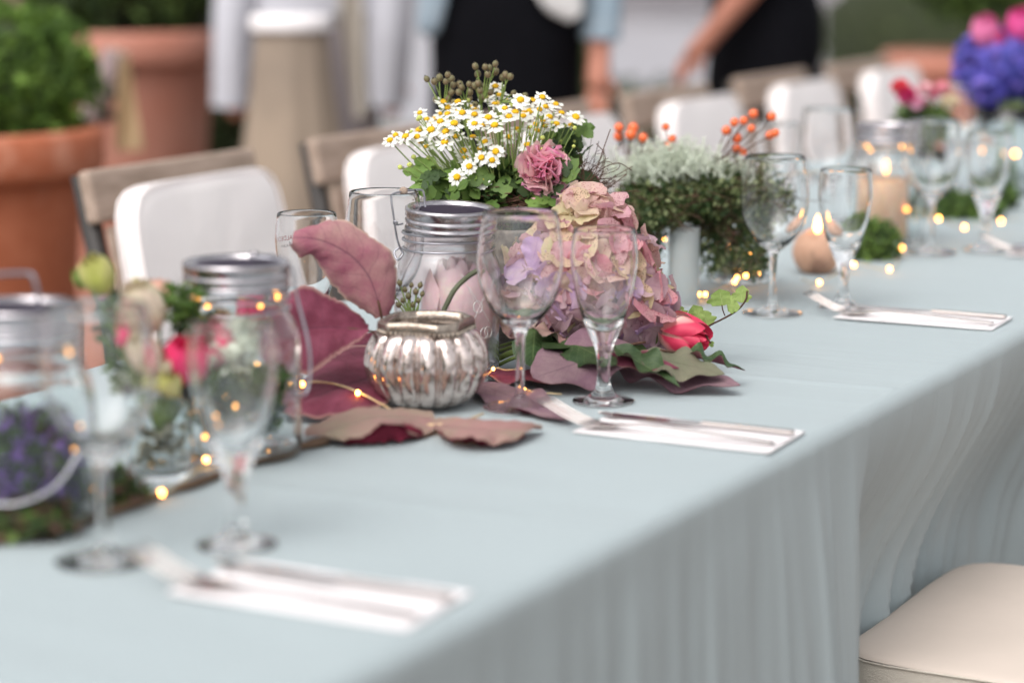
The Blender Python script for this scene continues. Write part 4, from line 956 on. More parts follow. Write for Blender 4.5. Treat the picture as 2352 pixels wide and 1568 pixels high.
for (px, py, s) in ((300, 790, 1), (350, 850, 1), (440, 760, .8), (260, 720, .7), (500, 830, .8), (400, 900, .6), (330, 880, .8), (420, 700, .7), (560, 800, .9), (450, 860, .9), (540, 900, .8), (300, 860, .8), (620, 880, .7)):
    scatter_leaves(mb, [in_ball(rg, A(px, py, t=2.04), .024 * s) for _ in range(110)], .012, rg, rg.randrange(3))
mb.build('posy_leaves', [G_MID, G_GREY, G_DARK], po, kind='stuff', smooth=False)
# magenta bud seen through the left jar
po2 = thing('magenta_tulip', 'magenta tulip bud seen through the glass of the left lidded jar', 'tulip', Vector((-.52, 1.80, TZ)))
p = A(583, 700, t=2.25); M3 = frame(UP + toC * .2)
for k in range(7):
    q = k / 7; mb = MB()
    def P(u, v, k=k, q=q): 
        a = k * 2.4 + (u - .5) * 2.2; rr = .021 * (.35 + .65 * q) * sin(pi * min(1, .14 + v * .7)) ** .8; return p + M3 @ Vector((rr * cos(a), rr * sin(a), .044 * v * (1 - .25 * (abs(u - .5) * 2) ** 2) - .02))
    mb.grid(P, 8, 8); mb.build('petal', HOTP, po2)
mb = MB(); mb.tube(bez(Vector((-.52, 1.80, TZ)), Vector((-.53, 1.82, .80)), p - UP * .015, 6), .0018, 6); mb.build('flower_stem', STEM, po2)

def G0(px, py): return at(px, py, z=.764)
# jar fillings
def moss_ball(name, label, c, rad, sc_, n, size, mats, cat, wts=None, core=None, seed=1, dots=None, up=.3):
    rr = random.Random(seed); t = thing(name, label, cat, Vector((c[0], c[1], c[2] - rad * sc_[2])))
    mb = MB()
    for mi in range(len(mats)):
        k = int(n * (wts[mi] if wts else 1 / len(mats))); scatter_leaves(mb, [in_ball(rr, c, rad, sc_, .45) for _ in range(k)], size, rr, mi, up)
    mb.build('foliage', mats, t, kind='stuff', smooth=False)
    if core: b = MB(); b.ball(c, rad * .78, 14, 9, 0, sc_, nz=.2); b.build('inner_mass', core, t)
    return t
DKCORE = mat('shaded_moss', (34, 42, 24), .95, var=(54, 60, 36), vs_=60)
PURP = mat('purple_petal', (120, 84, 176), .6, var=(150, 104, 186), vs_=40, thin=.25)
moss_ball('jar_flowers', 'purple flowers and moss inside the jar at the left picture edge', (-.424, 1.430, TZ + .046), .044, (1, 1, 1.0), 1300, .011, [PURP, G_MID, G_DARK], 'flowers', (.45, .25, .3), DKCORE, 3)
moss_ball('jar_moss', 'teal and yellow green moss inside the left lidded jar', (-.418, 1.712, TZ + .036), .040, (1, 1, .65), 800, .009, [gl('teal_leaf', (62, 92, 78), (92, 116, 96)), G_BRIGHT, G_DARK], 'moss', (.4, .2, .4), DKCORE, 4)

moss_ball('moss_tuft', 'dark moss tuft between the left jar and the brown branch', tuple(G0(215, 1120)), .030, (1.5, 1.2, .5), 500, .010, [G_DARK, G_MID, TWIG], 'moss', (.4, .2, .4), DKCORE, 15)
moss_ball('moss_tuft', 'flattened moss by the branch in front of the left picture edge jar', tuple(G0(60, 1190)), .030, (1.5, 1.1, .4), 500, .010, [G_DARK, G_MID, TWIG], 'moss', (.4, .2, .4), DKCORE, 16)

# ================================================================= ROSEHIP WREATH ON FROSTED GLASS
wb = A(1570, 700, z=.75); wb = Vector((wb.x, wb.y, TZ))
fg = thing('frosted_tumbler', 'tall frosted glass under the grey green wreath', 'tumbler', wb)
b = MB(); b.lathe(closed_profile([(0, .0005), (.017, .0005), (.0185, .003), (.0185, .095)], [(.0168, .0953), (.0168, .01), (0, .008)]), 36); b.build('frosted_body', FROST, fg, rel=False)
wr = thing('rosehip_wreath', 'tangled green and silver wreath dotted with orange rosehips', 'wreath', wb + Vector((0, 0, .09)))
rg = random.Random(9); mb = MB(); wt = 2.95
regs = [((1590, 445), (.085, .07, .038), 2.97, 1500), ((1680, 480), (.055, .05, .045), 2.97, 900), ((1500, 470), (.05, .05, .035), 2.92, 700), ((1480, 560), (.022, .03, .045), 2.94, 260), ((1640, 560), (.03, .03, .04), 2.96, 240), ((1740, 560), (.02, .03, .045), 2.93, 180), ((1790, 470), (.022, .03, .03), 2.95, 140), ((1700, 420), (.05, .05, .03), 3.0, 400)]
for (pxy, s3, d, n) in regs:
    c = A(*pxy, t=d)
    scatter_leaves(mb, [in_ball(rg, c, 1, s3, .1) for _ in range(int(n * 1.3))], .0085, rg, 0); scatter_leaves(mb, [in_ball(rg, c, 1, s3) for _ in range(int(n * .8))], .0075, rg, 1); scatter_leaves(mb, [in_ball(rg, c, 1, s3) for _ in range(int(n * .7))], .0080, rg, 2)
    for _ in range(int(n * .16)):
        p = in_ball(rg, c, 1, s3); d_ = Vector((rg.gauss(0, 1), rg.gauss(0, 1), rg.gauss(-.2, .7))).normalized() * rg.uniform(.02, .05)
        mb.tube(bez(p, p + d_ * .5 + Vector((rg.gauss(0, .01), rg.gauss(0, .01), rg.gauss(0, .01))), p + d_, 4), .0005, 3, 3, cap=False)
mb.build('wire_vine', [G_DARK, gl('olive_leaf', (70, 82, 42), (104, 116, 64)), gl('pale_olive', (128, 140, 92), (160, 168, 122)), TWIG], wr, kind='stuff', smooth=False)
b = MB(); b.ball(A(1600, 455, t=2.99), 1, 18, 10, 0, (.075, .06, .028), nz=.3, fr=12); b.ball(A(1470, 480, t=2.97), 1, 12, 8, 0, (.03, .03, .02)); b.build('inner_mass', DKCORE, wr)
mb = MB()
for _ in range(290):
    c = A(1550 + rg.gauss(0, 68), 412 + rg.gauss(0, 7), t=2.95 + rg.gauss(0, .03)); dr = Vector((rg.gauss(0, .55), rg.gauss(0, .5), 1)).normalized(); ln = rg.uniform(.018, .050) * (1.1 - .35 * abs((c - A(1535, 412, t=2.95)).dot(_r)) / .05 * .5)
    bend = Vector((rg.gauss(0, .010), rg.gauss(0, .010), 0)); ps = bez(c, c + dr * ln * .5 + bend, c + dr * ln, 9)
    mb.tube(ps, .0005, 3, cap=False)
    for q_ in ps[1:]:
        for _k in range(4):
            d_ = (dr * .8 + on_ball(rg)).normalized() * rg.uniform(.003, .0065); s_ = d_.cross(on_ball(rg)).normalized() * rg.uniform(.0005, .0010); mb.add([q_ - s_, q_ + s_, q_ + d_ + s_ * .4, q_ + d_ - s_ * .4], [(0, 1, 2, 3)])
mb.build('silver_cushion_bush', G_GREY, wr, kind='stuff', smooth=False)
b = MB(); b.ball(A(1530, 418, t=2.97), 1, 16, 10, 0, (.05, .045, .018), nz=.35, fr=16); b.build('silver_mass', mat('silver_core', (166, 176, 156), .95, var=(130, 140, 120), vs_=80), wr)
hips = [(2000,800),(1998,855),(2090,803),(2075,843),(2152,865),(2295,795),(2335,870),(2310,915)]
hips = [(689 + x * .3662, y * .3662) for x, y in hips] + [(1435.6 + .3896 * x, .3896 * y) for x, y in [(597,770),(645,722),(700,712),(757,672),(865,687),(745,758),(885,785),(855,798),(660,815),(658,877),(695,897),(755,933)]]
def hipset(sel, base, rad):
    sb = MB(); bm = MB(); bm.ball((0, 0, 0), 1, 14, 9, 0, (1, 1, 1.05)); bm.ball((0, 0, 1.02), .16, 6, 4, 1); me = bm.mesh('rosehip', [ORANGE, BERRYTIP])
    for (px, py) in sel:
        p = A(px, py, t=2.95 + rg.uniform(-.02, .02)); pts = bez(base, (base + p) / 2 + Vector((rg.gauss(0, .006), 0, -.006)), p, 6); sb.tube(pts, .0008, 5)
        o = link('rosehip', me, wr); o.location = p - origin(wr); s = rad * rg.uniform(.85, 1.1); o.scale = (s, s, s); o.rotation_euler = (pts[-1] - pts[-2]).to_track_quat('Z', 'Y').to_euler()
    sb.build('rosehip_stem', TWIG, wr)
hipset(hips[:5], A(1455, 400, t=2.95), .0066); hipset(hips[5:8], A(1550, 370, t=2.95), .0050); hipset(hips[8:], A(1645, 370, t=2.95), .0056)
# low jar with moss and lights under the wreath
lj = A(1685, 650, z=.75); lj = Vector((lj.x, lj.y + .02, TZ))
t = thing('low_glass_dish', 'low round glass dish of moss and fairy lights under the wreath', 'dish', lj)
b = MB(); b.lathe(closed_profile([(0, .0005), (.034, .0005), (.040, .004), (.0415, .02), (.040, .046)], [(.0385, .0462), (.0395, .02), (.037, .007), (0, .005)]), 40); b.build('dish_glass', JGLASS, t, rel=False)
moss_ball('dish_moss', 'yellow green moss inside the low glass dish', (lj.x, lj.y, TZ + .024), .034, (1, 1, .5), 600, .008, [G_BRIGHT, G_MID, gl('cream_moss', (176, 172, 120), (200, 192, 140))], 'moss', (.4, .2, .4), DKCORE, 5)

# ================================================================= STONE CANDLE
SCN = A(1860, 632, z=.75); SCN = Vector((SCN.x, SCN.y + .025, TZ))
t = thing('stone_candle', 'round tan stone tea light holder with a burning flame', 'candle', SCN)
STONE = mat('tan_stone', (178, 136, 112), .8, var=(120, 90, 76), vs_=24, bump=.6, bs=60, v2=(196, 156, 132))
b = MB(); pr = [(0, 0), (.016, 0), (.026, .008), (.0315, .022), (.0315, .034), (.026, .048), (.018, .054), (.0135, .0555), (.012, .053), (.0115, .046), (0, .045)]
b.lathe([(max(0, p.x), p.y) for p in crom([(r, z, 0) for r, z in pr], 3)], 36, rf=lambda a, z: 1 + .05 * noise.noise(Vector((cos(a) * 1.5, sin(a) * 1.5, z * 30)))); b.build('stone_ball', STONE, t, rel=False)
b = MB(); b.lathe([(0, .052), (.0034, .057), (.0040, .062), (.0022, .070), (0, .077)], 12); b.build('flame', FLAME, t, rel=False)

# ================================================================= FAR CENTREPIECES
moss_ball('ivy_mound', 'dark green ivy mound just right of the stone candle', tuple(A(2000, 560, t=3.35)), .034, (1.2, 1.2, .95), 1500, .011, [G_DARK, G_MID, G_BRIGHT], 'ivy', (.4, .4, .2), DKCORE, 6)
moss_ball('ivy_mound', 'long green ivy mound below the pink posy and blue hydrangea', tuple(A(2205, 490, t=3.86)), .050, (1.45, 1.5, .62), 2600, .013, [G_DARK, G_MID, G_BRIGHT], 'ivy', (.5, .35, .15), DKCORE, 7)
moss_ball('ivy_mound', 'small ivy tuft at the right end of the long ivy mound', tuple(A(2295, 455, t=3.95)), .030, (1, 1, 1), 600, .013, [G_DARK, G_MID], 'ivy', None, DKCORE, 8)
# pink posy in small jar
pc = Vector((-.45, 3.70, TZ)); t = thing('posy_glass', 'glass tumbler holding the pink posy', 'tumbler', pc)
b = MB(); b.lathe(closed_profile([(0, .0005), (.024, .0005), (.028, .004), (.030, .105)], [(.0283, .1052), (.0262, .01), (0, .008)]), 32); b.build('tumbler_glass', JGLASS, t, rel=False)
t = moss_ball('pink_posy', 'blurred posy of magenta and pale pink flowers behind the peach jar', tuple(A(2120, 290, t=3.84)), .046, (1.1, 1, .75), 1000, .013, [G_DARK, G_MID, G_BRIGHT], 'posy', (.4, .4, .2), DKCORE, 12)
for (px, py, m, r_) in ((2078, 222, PINKD, .021), (2068, 205, mat('coral_petal', (206, 60, 74), .6), .018), (2105, 240, mat('pale_pink_petal', (226, 160, 186), .6), .016), (2125, 208, mat('soft_pink_petal', (222, 170, 176), .6), .015), (2162, 208, mat('blush_petal', (206, 128, 140), .6), .016), (2143, 220, PINKD, .009), (2180, 240, CREAM, .017)):
    p = A(px, py, t=3.8); mb = MB()
    for k in range(16):
        d = on_ball(rg); d.z = abs(d.z); leaf_mb(mb, p, p + d * r_, r_ * 1.1, UP + toC, shape='obov', nu=4, nv=4, wave=.002, ph=k, cup=.2)
    mb.ball(p, r_ * .6, 8, 6); mb.build('flower', m, t)
# blue hydrangea in big glass
bc = Vector((-.425, 4.05, TZ)); t = thing('glass_vase', 'wide clear glass vase under the blue hydrangea', 'vase', bc)
b = MB(); b.lathe(closed_profile([(0, .0005), (.042, .0005), (.048, .004), (.052, .150)], [(.0498, .1502), (.0455, .012), (0, .009)]), 40); b.build('vase_glass', JGLASS, t, rel=False)
bh = thing('blue_hydrangea', 'violet blue hydrangea bouquet with pink roses at the right edge', 'bouquet', bc + Vector((0, 0, .14)))
BLUE = [mat('blue_petal', (84, 92, 190), .6, var=(112, 100, 196), vs_=30, thin=.25), mat('violet_blue_petal', (104, 88, 184), .6, var=(136, 112, 200), vs_=30, thin=.25), mat('deep_blue_petal', (62, 66, 146), .6, thin=.2)]
rr = random.Random(4); hc = A(2300, 160, t=4.16); mb = MB()
for (c, s3, n) in ((A(2300, 150, t=4.16), (.074, .074, .062), 700), (A(2235, 150, t=4.14), (.036, .036, .052), 240), (A(2262, 205, t=4.12), (.035, .035, .030), 160), (A(2375, 170, t=4.16), (.06, .06, .06), 350)):
    for _ in range(n):
        d = on_ball(rr); p = c + Vector((d.x * s3[0], d.y * s3[1], d.z * s3[2])) * rr.uniform(.85, 1.03); M = frame(d + on_ball(rr) * .4); mi = rr.choices((0, 1, 2), (4, 3.5, 2))[0]
        for k in range(4):
            a = k * pi / 2 + rr.random() * .4; e = M @ Vector((cos(a), sin(a), .25)); f_ = M @ Vector((-sin(a), cos(a), 0)); s_ = .0078
            mb.add([p, p + e * s_ * .6 + f_ * s_ * .45, p + e * s_, p + e * s_ * .6 - f_ * s_ * .45], [(0, 1, 2, 3)], mi)
mb.build('blue_florets', BLUE, bh, kind='stuff', smooth=False)
b = MB(); b.ball(hc, .060, 14, 9); b.ball(A(2375, 170, t=4.16), .05, 12, 8); b.build('inner_mass', BLUE[2], bh)
HP = mat('pink_rose_petal', (214, 96, 156), .6, var=(226, 130, 172), vs_=25, thin=.25)
for (px, py, r_, m) in ((2262, 75, .030, HP), (2345, 62, .032, mat('bright_pink_rose', (222, 84, 152), .6, thin=.25)), (2285, 92, .020, PINKD)):
    p = A(px, py, t=4.12)
    for k in range(12):
        q = k / 12; mb = MB()
        def P(u, v, k=k, q=q, p=p, r_=r_):
            a = k * 2.4 + (u - .5) * 2.4; rr_ = r_ * (.3 + .7 * q) * sin(pi * min(1, .14 + v * .62)) ** .8; return p + frame(UP + toC * .5) @ Vector((rr_ * cos(a), rr_ * sin(a), r_ * (1.8 * v * (1 - .3 * (abs(u - .5) * 2) ** 2) - .9)))
        mb.grid(P, 6, 6); mb.build('petal', m, bh)
mb = MB()
for k in range(8): a = k * .8; mb.tube([bc + Vector((.02 * cos(a), .02 * sin(a), .012)), bc + Vector((-.02 * cos(a), -.02 * sin(a), .16))], .002, 5)
mb.build('flower_stem', STEM, bh)

# ================================================================= FAIRY LIGHTS
def string(label, pts, bulbs, r=.0021, wr_=.0006, cl=5):
    wr_ *= 1.35
    """pts: wire path in world points; bulbs: world points"""
    t = thing('fairy_lights', label, 'fairy lights', pts[0], 'fairy light strings')
    mb = MB(); mb.tube(crom(pts, cl), wr_, 5); mb.build('wire', COPPER, t)
    bm = MB(); bm.ball((0, 0, 0), r, 8, 6, 0, (1, 1, 1.2)); me = bm.mesh('bulb', LED)
    for p in bulbs: o = link('bulb', me, t); o.location = Vector(p) - origin(t)
Zt = .7565
def G(px, py, z=Zt): return at(px, py, z=z)
l1 = [(G(183, 1031, .79)), (G(159, 1031, .795)), (G(292, 1118)), (G(371, 1131)), (G(473, 1056)), (G(472, 1002, .775)), (G(621, 834, .80)), G(542, 956, .79), G(511, 923, .80), (G(694, 882, .79))]
string('fairy light string running past the posy and the left jar to the mauve leaves', [G(60, 1180), G(120, 1130), G(183, 1031, .79), G(230, 1090), G(292, 1118), G(371, 1131), G(440, 1090), G(473, 1056), G(455, 1020), G(472, 1002, .775), G(455, 950, .79), G(430, 910, .80), G(470, 960, .79), G(560, 960, .78), G(620, 930, .785), G(694, 882, .79), G(760, 880, .775), G(822, 900, .77), G(880, 930, .762), G(960, 972, .757), G(1048, 970, .758), G(1110, 950, .757)],
       l1 + [G(822, 902, .7705), G(1048, 969, .760)], r=.0022, wr_=.0008)
string('fairy light string glinting around the central wine glass and the votive', [G(1080, 905, .757), G(1133, 848, .765), G(1160, 850, .765), G(1198, 852, .768), G(1210, 895, .760), G(1290, 905, .757)], [G(1133, 847, .767), A(1190, 846, t=2.42), G(1204, 893, .762)], r=.0015, wr_=.0005)
def inring(c, n, a0, label, z=.136, r=.037, span=2 * pi):
    c = Vector(c); P_ = [c + Vector((r * cos(a0 + span * k / 16), r * sin(a0 + span * k / 16), z + .001 * sin(k))) for k in range(17)]
    string(label, P_, [c + Vector((r * cos(a0 + span * k / n), r * sin(a0 + span * k / n), z)) for k in range(n)], r=.0021, wr_=.0008, cl=2)
inring((-.418, 1.712, TZ), 5, 4.6, 'ring of fairy lights under the lid of the left lidded jar')
inring((-.424, 1.430, TZ), 4, 4.9, 'ring of fairy lights under the lid of the jar at the left picture edge')
inring((-.400, 3.345, TZ), 4, 4.4, 'ring of fairy lights under the lid of the peach glowing jar')
rb = [(1564, 602, .79), (1673, 567, .80), (1719, 587, .79), (1693, 638, .765), (1713, 633, .77), (1740, 629, .765), (1687, 647, .76), (1620, 676, .757), (1606, 676, .757), (1525, 550, .81)]
string('fairy light string tangled below the rosehip wreath', [G(1510, 545, .81), G(1525, 550, .81), G(1564, 602, .79), G(1610, 560, .80), G(1673, 567, .80), G(1719, 587, .79), G(1740, 629, .765), G(1713, 633, .77), G(1687, 647, .76), G(1650, 665, .757), G(1606, 676, .757)], [G(*q) for q in rb], wr_=.0006)
rb2 = [(1882, 649, Zt), (1961, 608, .76), (2043, 618, Zt), (2071, 570, Zt), (2083, 481, .80), (2156, 502, .79), (2215, 522, .775), (2299, 508, .77), (1669, 396, .87), (1707, 399, .87), (1927, 390, .87)]
string('fairy light string trailing past the stone candle to the long ivy mound', [G(1840, 640), G(1882, 649), G(1961, 608, .76), G(2043, 618), G(2071, 570), G(2083, 481, .80), G(2156, 502, .79), G(2215, 522, .775), G(2299, 508, .77), G(2345, 500)], [G(*q) for q in rb2[:8]], r=.0025)
string('fairy light string in the upper right around the wreath top and blue hydrangea', [A(1660, 398, t=3.0), A(1669, 396, t=3.0), A(1707, 399, t=3.0), A(1800, 405, t=3.1), A(1927, 390, t=3.4), A(2050, 400, t=3.6), A(2110, 400, t=3.7), A(2182, 271, t=4.0), A(2260, 330, t=4.0), A(2332, 353, t=4.0)], [A(1669, 396, t=3.0), A(1707, 399, t=3.0), A(1927, 390, t=3.4), A(2182, 271, t=4.0), A(2332, 353, t=4.0), A(2250, 345, t=3.95)], r=.0027)

# ================================================================= CHAIRS
def tag_chair(o, lb): return o
def make_chair(y, lb):
    """far side folding chair facing the table (+x); y = left end of its back"""
    t = thing('garden_chair', lb, 'chair', (-1.22, y + .205, 0), 'wooden folding chairs on the far side')
    L_ = .41
    def beam(name, a, b_, wd, th, m, n=Vector((1, 0, 0))):
        a, b_ = Vector(a), Vector(b_); d = b_ - a; M = Matrix((d.normalized(), n.cross(d.normalized()).normalized() * -1, n)).transposed()
        k = MB(); k.rbox((a + b_) / 2, (d.length, wd, th), min(wd, th) * .3, 0, M, 2); return k.build(name, m, t, rel=False, smooth=False)
    # local coordinates: x 0 = front plane of back at seat, back leans to -x
    tilt = Vector((1, 0, .22)).normalized()
    def bk(yy, z): return Vector((-.02 - (z - .45) * .22, yy, z))
    beam('top_rail', bk(-.205, .832), bk(.205, .832), .075, .022, OLDWOOD, tilt)
    for z in (.70, .60): beam('slat', bk(-.19, z), bk(.19, z), .055, .014, OLDWOOD, tilt)
    for s in (-1, 1):
        k = MB(); p0, p1 = bk(s * .185, .86) + Vector((-.018, 0, 0)), Vector((.06, s * .185, 0.0)) + Vector((.18, 0, 0))
        k.tube([bk(s * .19, .862) - Vector((.014, 0, 0)), bk(s * .19, .45) - Vector((.014, 0, 0)), Vector((.30, s * .19, 0))], .015, 6); k.build('back_post', DARKIRON, t, rel=False)
        k = MB(); k.tube([Vector((.33, s * .17, .44)), Vector((.10, s * .17, .22)), Vector((-.16, s * .17, 0))], .010, 6); k.build('leg', DARKIRON, t, rel=False)
        beam('side_board', bk(s * .165, .79) + Vector((.008, 0, 0)), bk(s * .165, .47) + Vector((.008, 0, 0)), .038, .012, OLDWOOD, Vector((1, 0, 0)))
    for k in range(6): beam('seat_slat', (.0 + k * .062, -.19, .45), (.0 + k * .062, .19, .45), .05, .016, OLDWOOD, UP)
    # back cushion, resting on the seat and leaning on the back
    return t
def cushion_mesh(w=.35, h=.40, th=.042, rim=.004):
    """flat box cushion with soft rounded corners, slight sag and a welt"""
    mb = MB(); N = 60; rc = .045
    def outline(a):
        c, s = cos(a), sin(a); q = (abs(c) ** 8 + abs(s) ** 8) ** (-1 / 8); return Vector((c * q * w / 2, s * q * h / 2, 0))
    lv = [(0.0, -.5), (.6, -.5), (.9, -.49), (.97, -.44), (1.0, -.34), (1.0, 0), (1.0, .34), (.97, .44), (.9, .49), (.6, .53), (.3, .53), (0.0, .53)]
    mb.grid(lambda u, v: outline(2 * pi * u) * max(.001, lv[int(round(v * 11))][0]) + Vector((0, 0, lv[int(round(v * 11))][1] * th + .003 * noise.noise(Vector((cos(2 * pi * u) * 2, sin(2 * pi * u) * 2, v * 5))))), N, 11, close_u=True)
    return mb
CMESH = cushion_mesh().mesh('cushion', CUSHW)
tuft = MB(); tuft.ball((0, 0, 0), .007, 8, 5, 0, (1, 1, .4)); TUFT = tuft.mesh('tuft_button', mat('tuft_dimple_shade', (168, 158, 154), .8))  # button colour darkened to stand in for the shade of a dimple
WELT = MB()
for zz in (-.0165, .0185): WELT.tube([((abs(cos(a)) ** 8 + abs(sin(a)) ** 8) ** (-1 / 8) * cos(a) * .1755, (abs(cos(a)) ** 8 + abs(sin(a)) ** 8) ** (-1 / 8) * sin(a) * .2005, zz) for a in [2 * pi * k / 72 for k in range(72)]], .0022, 6, closed=True)
WELTM = WELT.mesh('piping', CUSHW)
names = ['behind the left lidded jar', 'left of the daisy bouquet', 'hidden mostly by the daisies', 'behind the orange rosehips at the left', 'behind the far wine glass', 'left of the pink posy', 'behind the pink posy']
for k in range(6):
    y = 2.672 + .583 * k
    make_chair(y, 'weathered folding chair with dark frame, ' + names[k])
    c = thing('back_cushion', 'white cushion on the chair back ' + names[k], 'cushion', (-1.175, y + .100, .660), 'white cushions leaning on the chair backs')
    m = link('cushion_pad', CMESH, c); m.rotation_euler = (Matrix(((0, -.18, 1), (1, 0, 0), (0, 1, .18))).to_euler())
    q = link('piping', WELTM, c); q.rotation_euler = m.rotation_euler
    for (a, b_) in ((-.06, .02), (.08, .02), (0, -.09)):
        q = link('tuft_button', TUFT, c); q.location = (.0235 - b_ * .18, a, b_); q.rotation_euler = (0, pi / 2, 0)
# near chair, pushed half under the cloth at the right
nch = thing('wooden_chair', 'wooden chair under the cream seat cushion at the lower right corner', 'chair', (.13, 2.46, 0))
k = MB(); k.box((.17, 0, .408), (.40, .40, .02)); k.build('seat_board', OLDWOOD, nch, rel=False)
for sx, sy in ((0, -1), (0, 1), (1, -1), (1, 1)): k = MB(); k.box((-.02 + .36 * sx, .18 * sy, .21), (.03, .03, .41)); k.build('leg', OLDWOOD, nch, rel=False)
for sy in (-1, 1): k = MB(); k.box((.37, .18 * sy, .64), (.03, .03, .42)); k.build('back_post', OLDWOOD, nch, rel=False)
k = MB(); k.box((.37, 0, .81), (.022, .34, .07)); k.build('top_rail', OLDWOOD, nch, rel=False)
ncu = thing('seat_cushion', 'thick cream seat cushion with stitched seam at the lower right corner', 'cushion', (.155, 2.465, .420))
def ncush():
    w, h, th = .44, .43, .055
    mb = MB(); N = 96
    def outline(a, n=9): c, s = cos(a), sin(a); q = (abs(c) ** n + abs(s) ** n) ** (-1 / n); return Vector((c * q * w / 2, s * q * h / 2, 0))
    lv = [(1.0, .40), (.992, .455), (.975, .485), (.93, .515), (.85, .54), (.6, .58), (.3, .60), (.001, .60)]
    mb.grid(lambda u, v: outline(2 * pi * u) * lv[int(round(v * 7))][0] + Vector((0, 0, (lv[int(round(v * 7))][1] + .5) * th + .0035 * noise.noise(Vector((cos(2 * pi * u) * lv[int(round(v * 7))][0] * 2.2, sin(2 * pi * u) * lv[int(round(v * 7))][0] * 2.2, 2))))), N, 7, 0, close_u=True)
    mb.build('top_panel', CUSH, ncu, rel=False)
    mb = MB(); lv2 = [(.001, 0), (.97, 0), (.995, .06), (1.003, .3), (1.0, .6), (.996, .88)]
    mb.grid(lambda u, v: outline(2 * pi * u) * lv2[int(round(v * 5))][0] + Vector((0, 0, lv2[int(round(v * 5))][1] * th + .001 * noise.noise(Vector((cos(2 * pi * u) * 6, sin(2 * pi * u) * 6, v))))), N, 5, close_u=True)
    mb.build('side_band', CUSHSIDE, ncu, rel=False)
    mb = MB(); mb.tube([outline(2 * pi * k / N) * 1.0 + Vector((0, 0, .890 * th)) for k in range(N)], .0012, 6, closed=True); mb.build('seam_welt', CUSHSIDE, ncu, rel=False)
ncush()

# ================================================================= POTS, PEDESTAL, BACKGROUND
def big_pot(label, c, r, ztop, m, name='potted_shrub', bush=None, rimh=.09, seed=1, n=3500, lm=None, lsz=.035, zc=.2):
    t = thing(name, label, 'potted shrub', (c.x, c.y, 0))
    b = MB(); b.lathe([(0, 0), (r * .62, 0), (r * .64, .02), (r * .84, ztop - rimh - .02), (r * .86, ztop - rimh), (r * .83, ztop - rimh + .01)], 48); p = b.build('pot', m, t, rel=False)
    b = MB(); b.lathe([(r * .84, ztop - rimh - .004), (r * .97, ztop - rimh), (r * 1.0, ztop - rimh + .02), (r * 1.0, ztop - .012), (r * .97, ztop), (r * .90, ztop), (r * .88, ztop - .03)], 48); b.build('pot_rim', m, t, rel=False)
    b = MB(); b.lathe([(0, ztop - .03), (r * .885, ztop - .03)], 32); b.build('soil', SOIL, t, rel=False)
    rr = random.Random(seed); mb = MB(); bc_, s3 = bush
    for mi, f in ((0, .45), (1, .38), (2, .17)):
        P_ = []
        while len(P_) < int(n * f):
            p = in_ball(rr, bc_, 1, s3, .55); 
            if p.z > ztop - .03 and noise.noise(p * 6) > -.35: P_.append(p)
        scatter_leaves(mb, P_, lsz, rr, mi)
    mb.build('foliage', lm or [G_DARK, G_MID, G_BRIGHT], t, kind='stuff', smooth=False)
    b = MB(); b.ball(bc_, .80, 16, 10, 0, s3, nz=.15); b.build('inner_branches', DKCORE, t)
    return t
p1 = A(-95, 345, t=4.6)
big_pot('terracotta pot with bright green leafy shrub at the left edge', Vector((p1.x, p1.y, 0)), .275, p1.z + .045, TERRA, bush=(A(10, 205, t=4.6), (.16, .20, .16)), seed=2, n=3800, lm=[G_MID, gl('fresh_leaf', (78, 108, 44), (104, 134, 58)), gl('light_green_leaf', (112, 144, 56), (136, 168, 76))], lsz=.03)  # lightest leaf tone is scattered at random through the shrub
p2 = A(265, 100, t=6.6)
big_pot('large faded terracotta pot with clipped dark hedge behind the leaning chair', Vector((p2.x, p2.y, 0)), .31, p2.z + .04, TERRA2, bush=(Vector((A(300, 0, t=6.6).x, A(300, 0, t=6.6).y, 1.10)), (.34, .28, .25)), seed=3, n=5200, lm=[G_DARK, gl('hedge_leaf', (48, 64, 30), (66, 80, 36)), G_MID], lsz=.035)
p3 = A(2180, 150, t=9.5)
big_pot('distant terracotta pot with dark shrub behind the blue hydrangea', Vector((p3.x, p3.y, 0)), .26, p3.z + .05, TERRA2, bush=(Vector((A(2245, 30, t=9.5).x, A(2245, 30, t=9.5).y, 1.12)), (.34, .3, .30)), seed=4, n=3800, lsz=.05)
# red planter behind the pink posy
# pedestal draped in taupe
pd = A(668, 60, t=5.4); pd = Vector((pd.x, pd.y, 0)); ptop = A(668, 72, t=5.4).z
t = thing('draped_pedestal', 'narrow taupe draped pedestal behind the left chairs', 'pedestal', pd)
b = MB(); b.lathe([(.19, .0), (.165, .35), (.125, .62), (.092, .85), (.084, ptop - .03), (.080, ptop)], 64, rf=lambda a, z: 1 + (.07 * (1 - z / ptop) + .02) * sin(a * 9 + 2 * sin(a * 2)) * .8); b.build('drape', TAUPE, t, rel=False)
b = MB(); b.lathe([(0, ptop), (.090, ptop), (.092, ptop + .004), (.092, ptop + .030), (.088, ptop + .036), (0, ptop + .038)], 40); b.build('white_top', NAPKIN, t, rel=False)
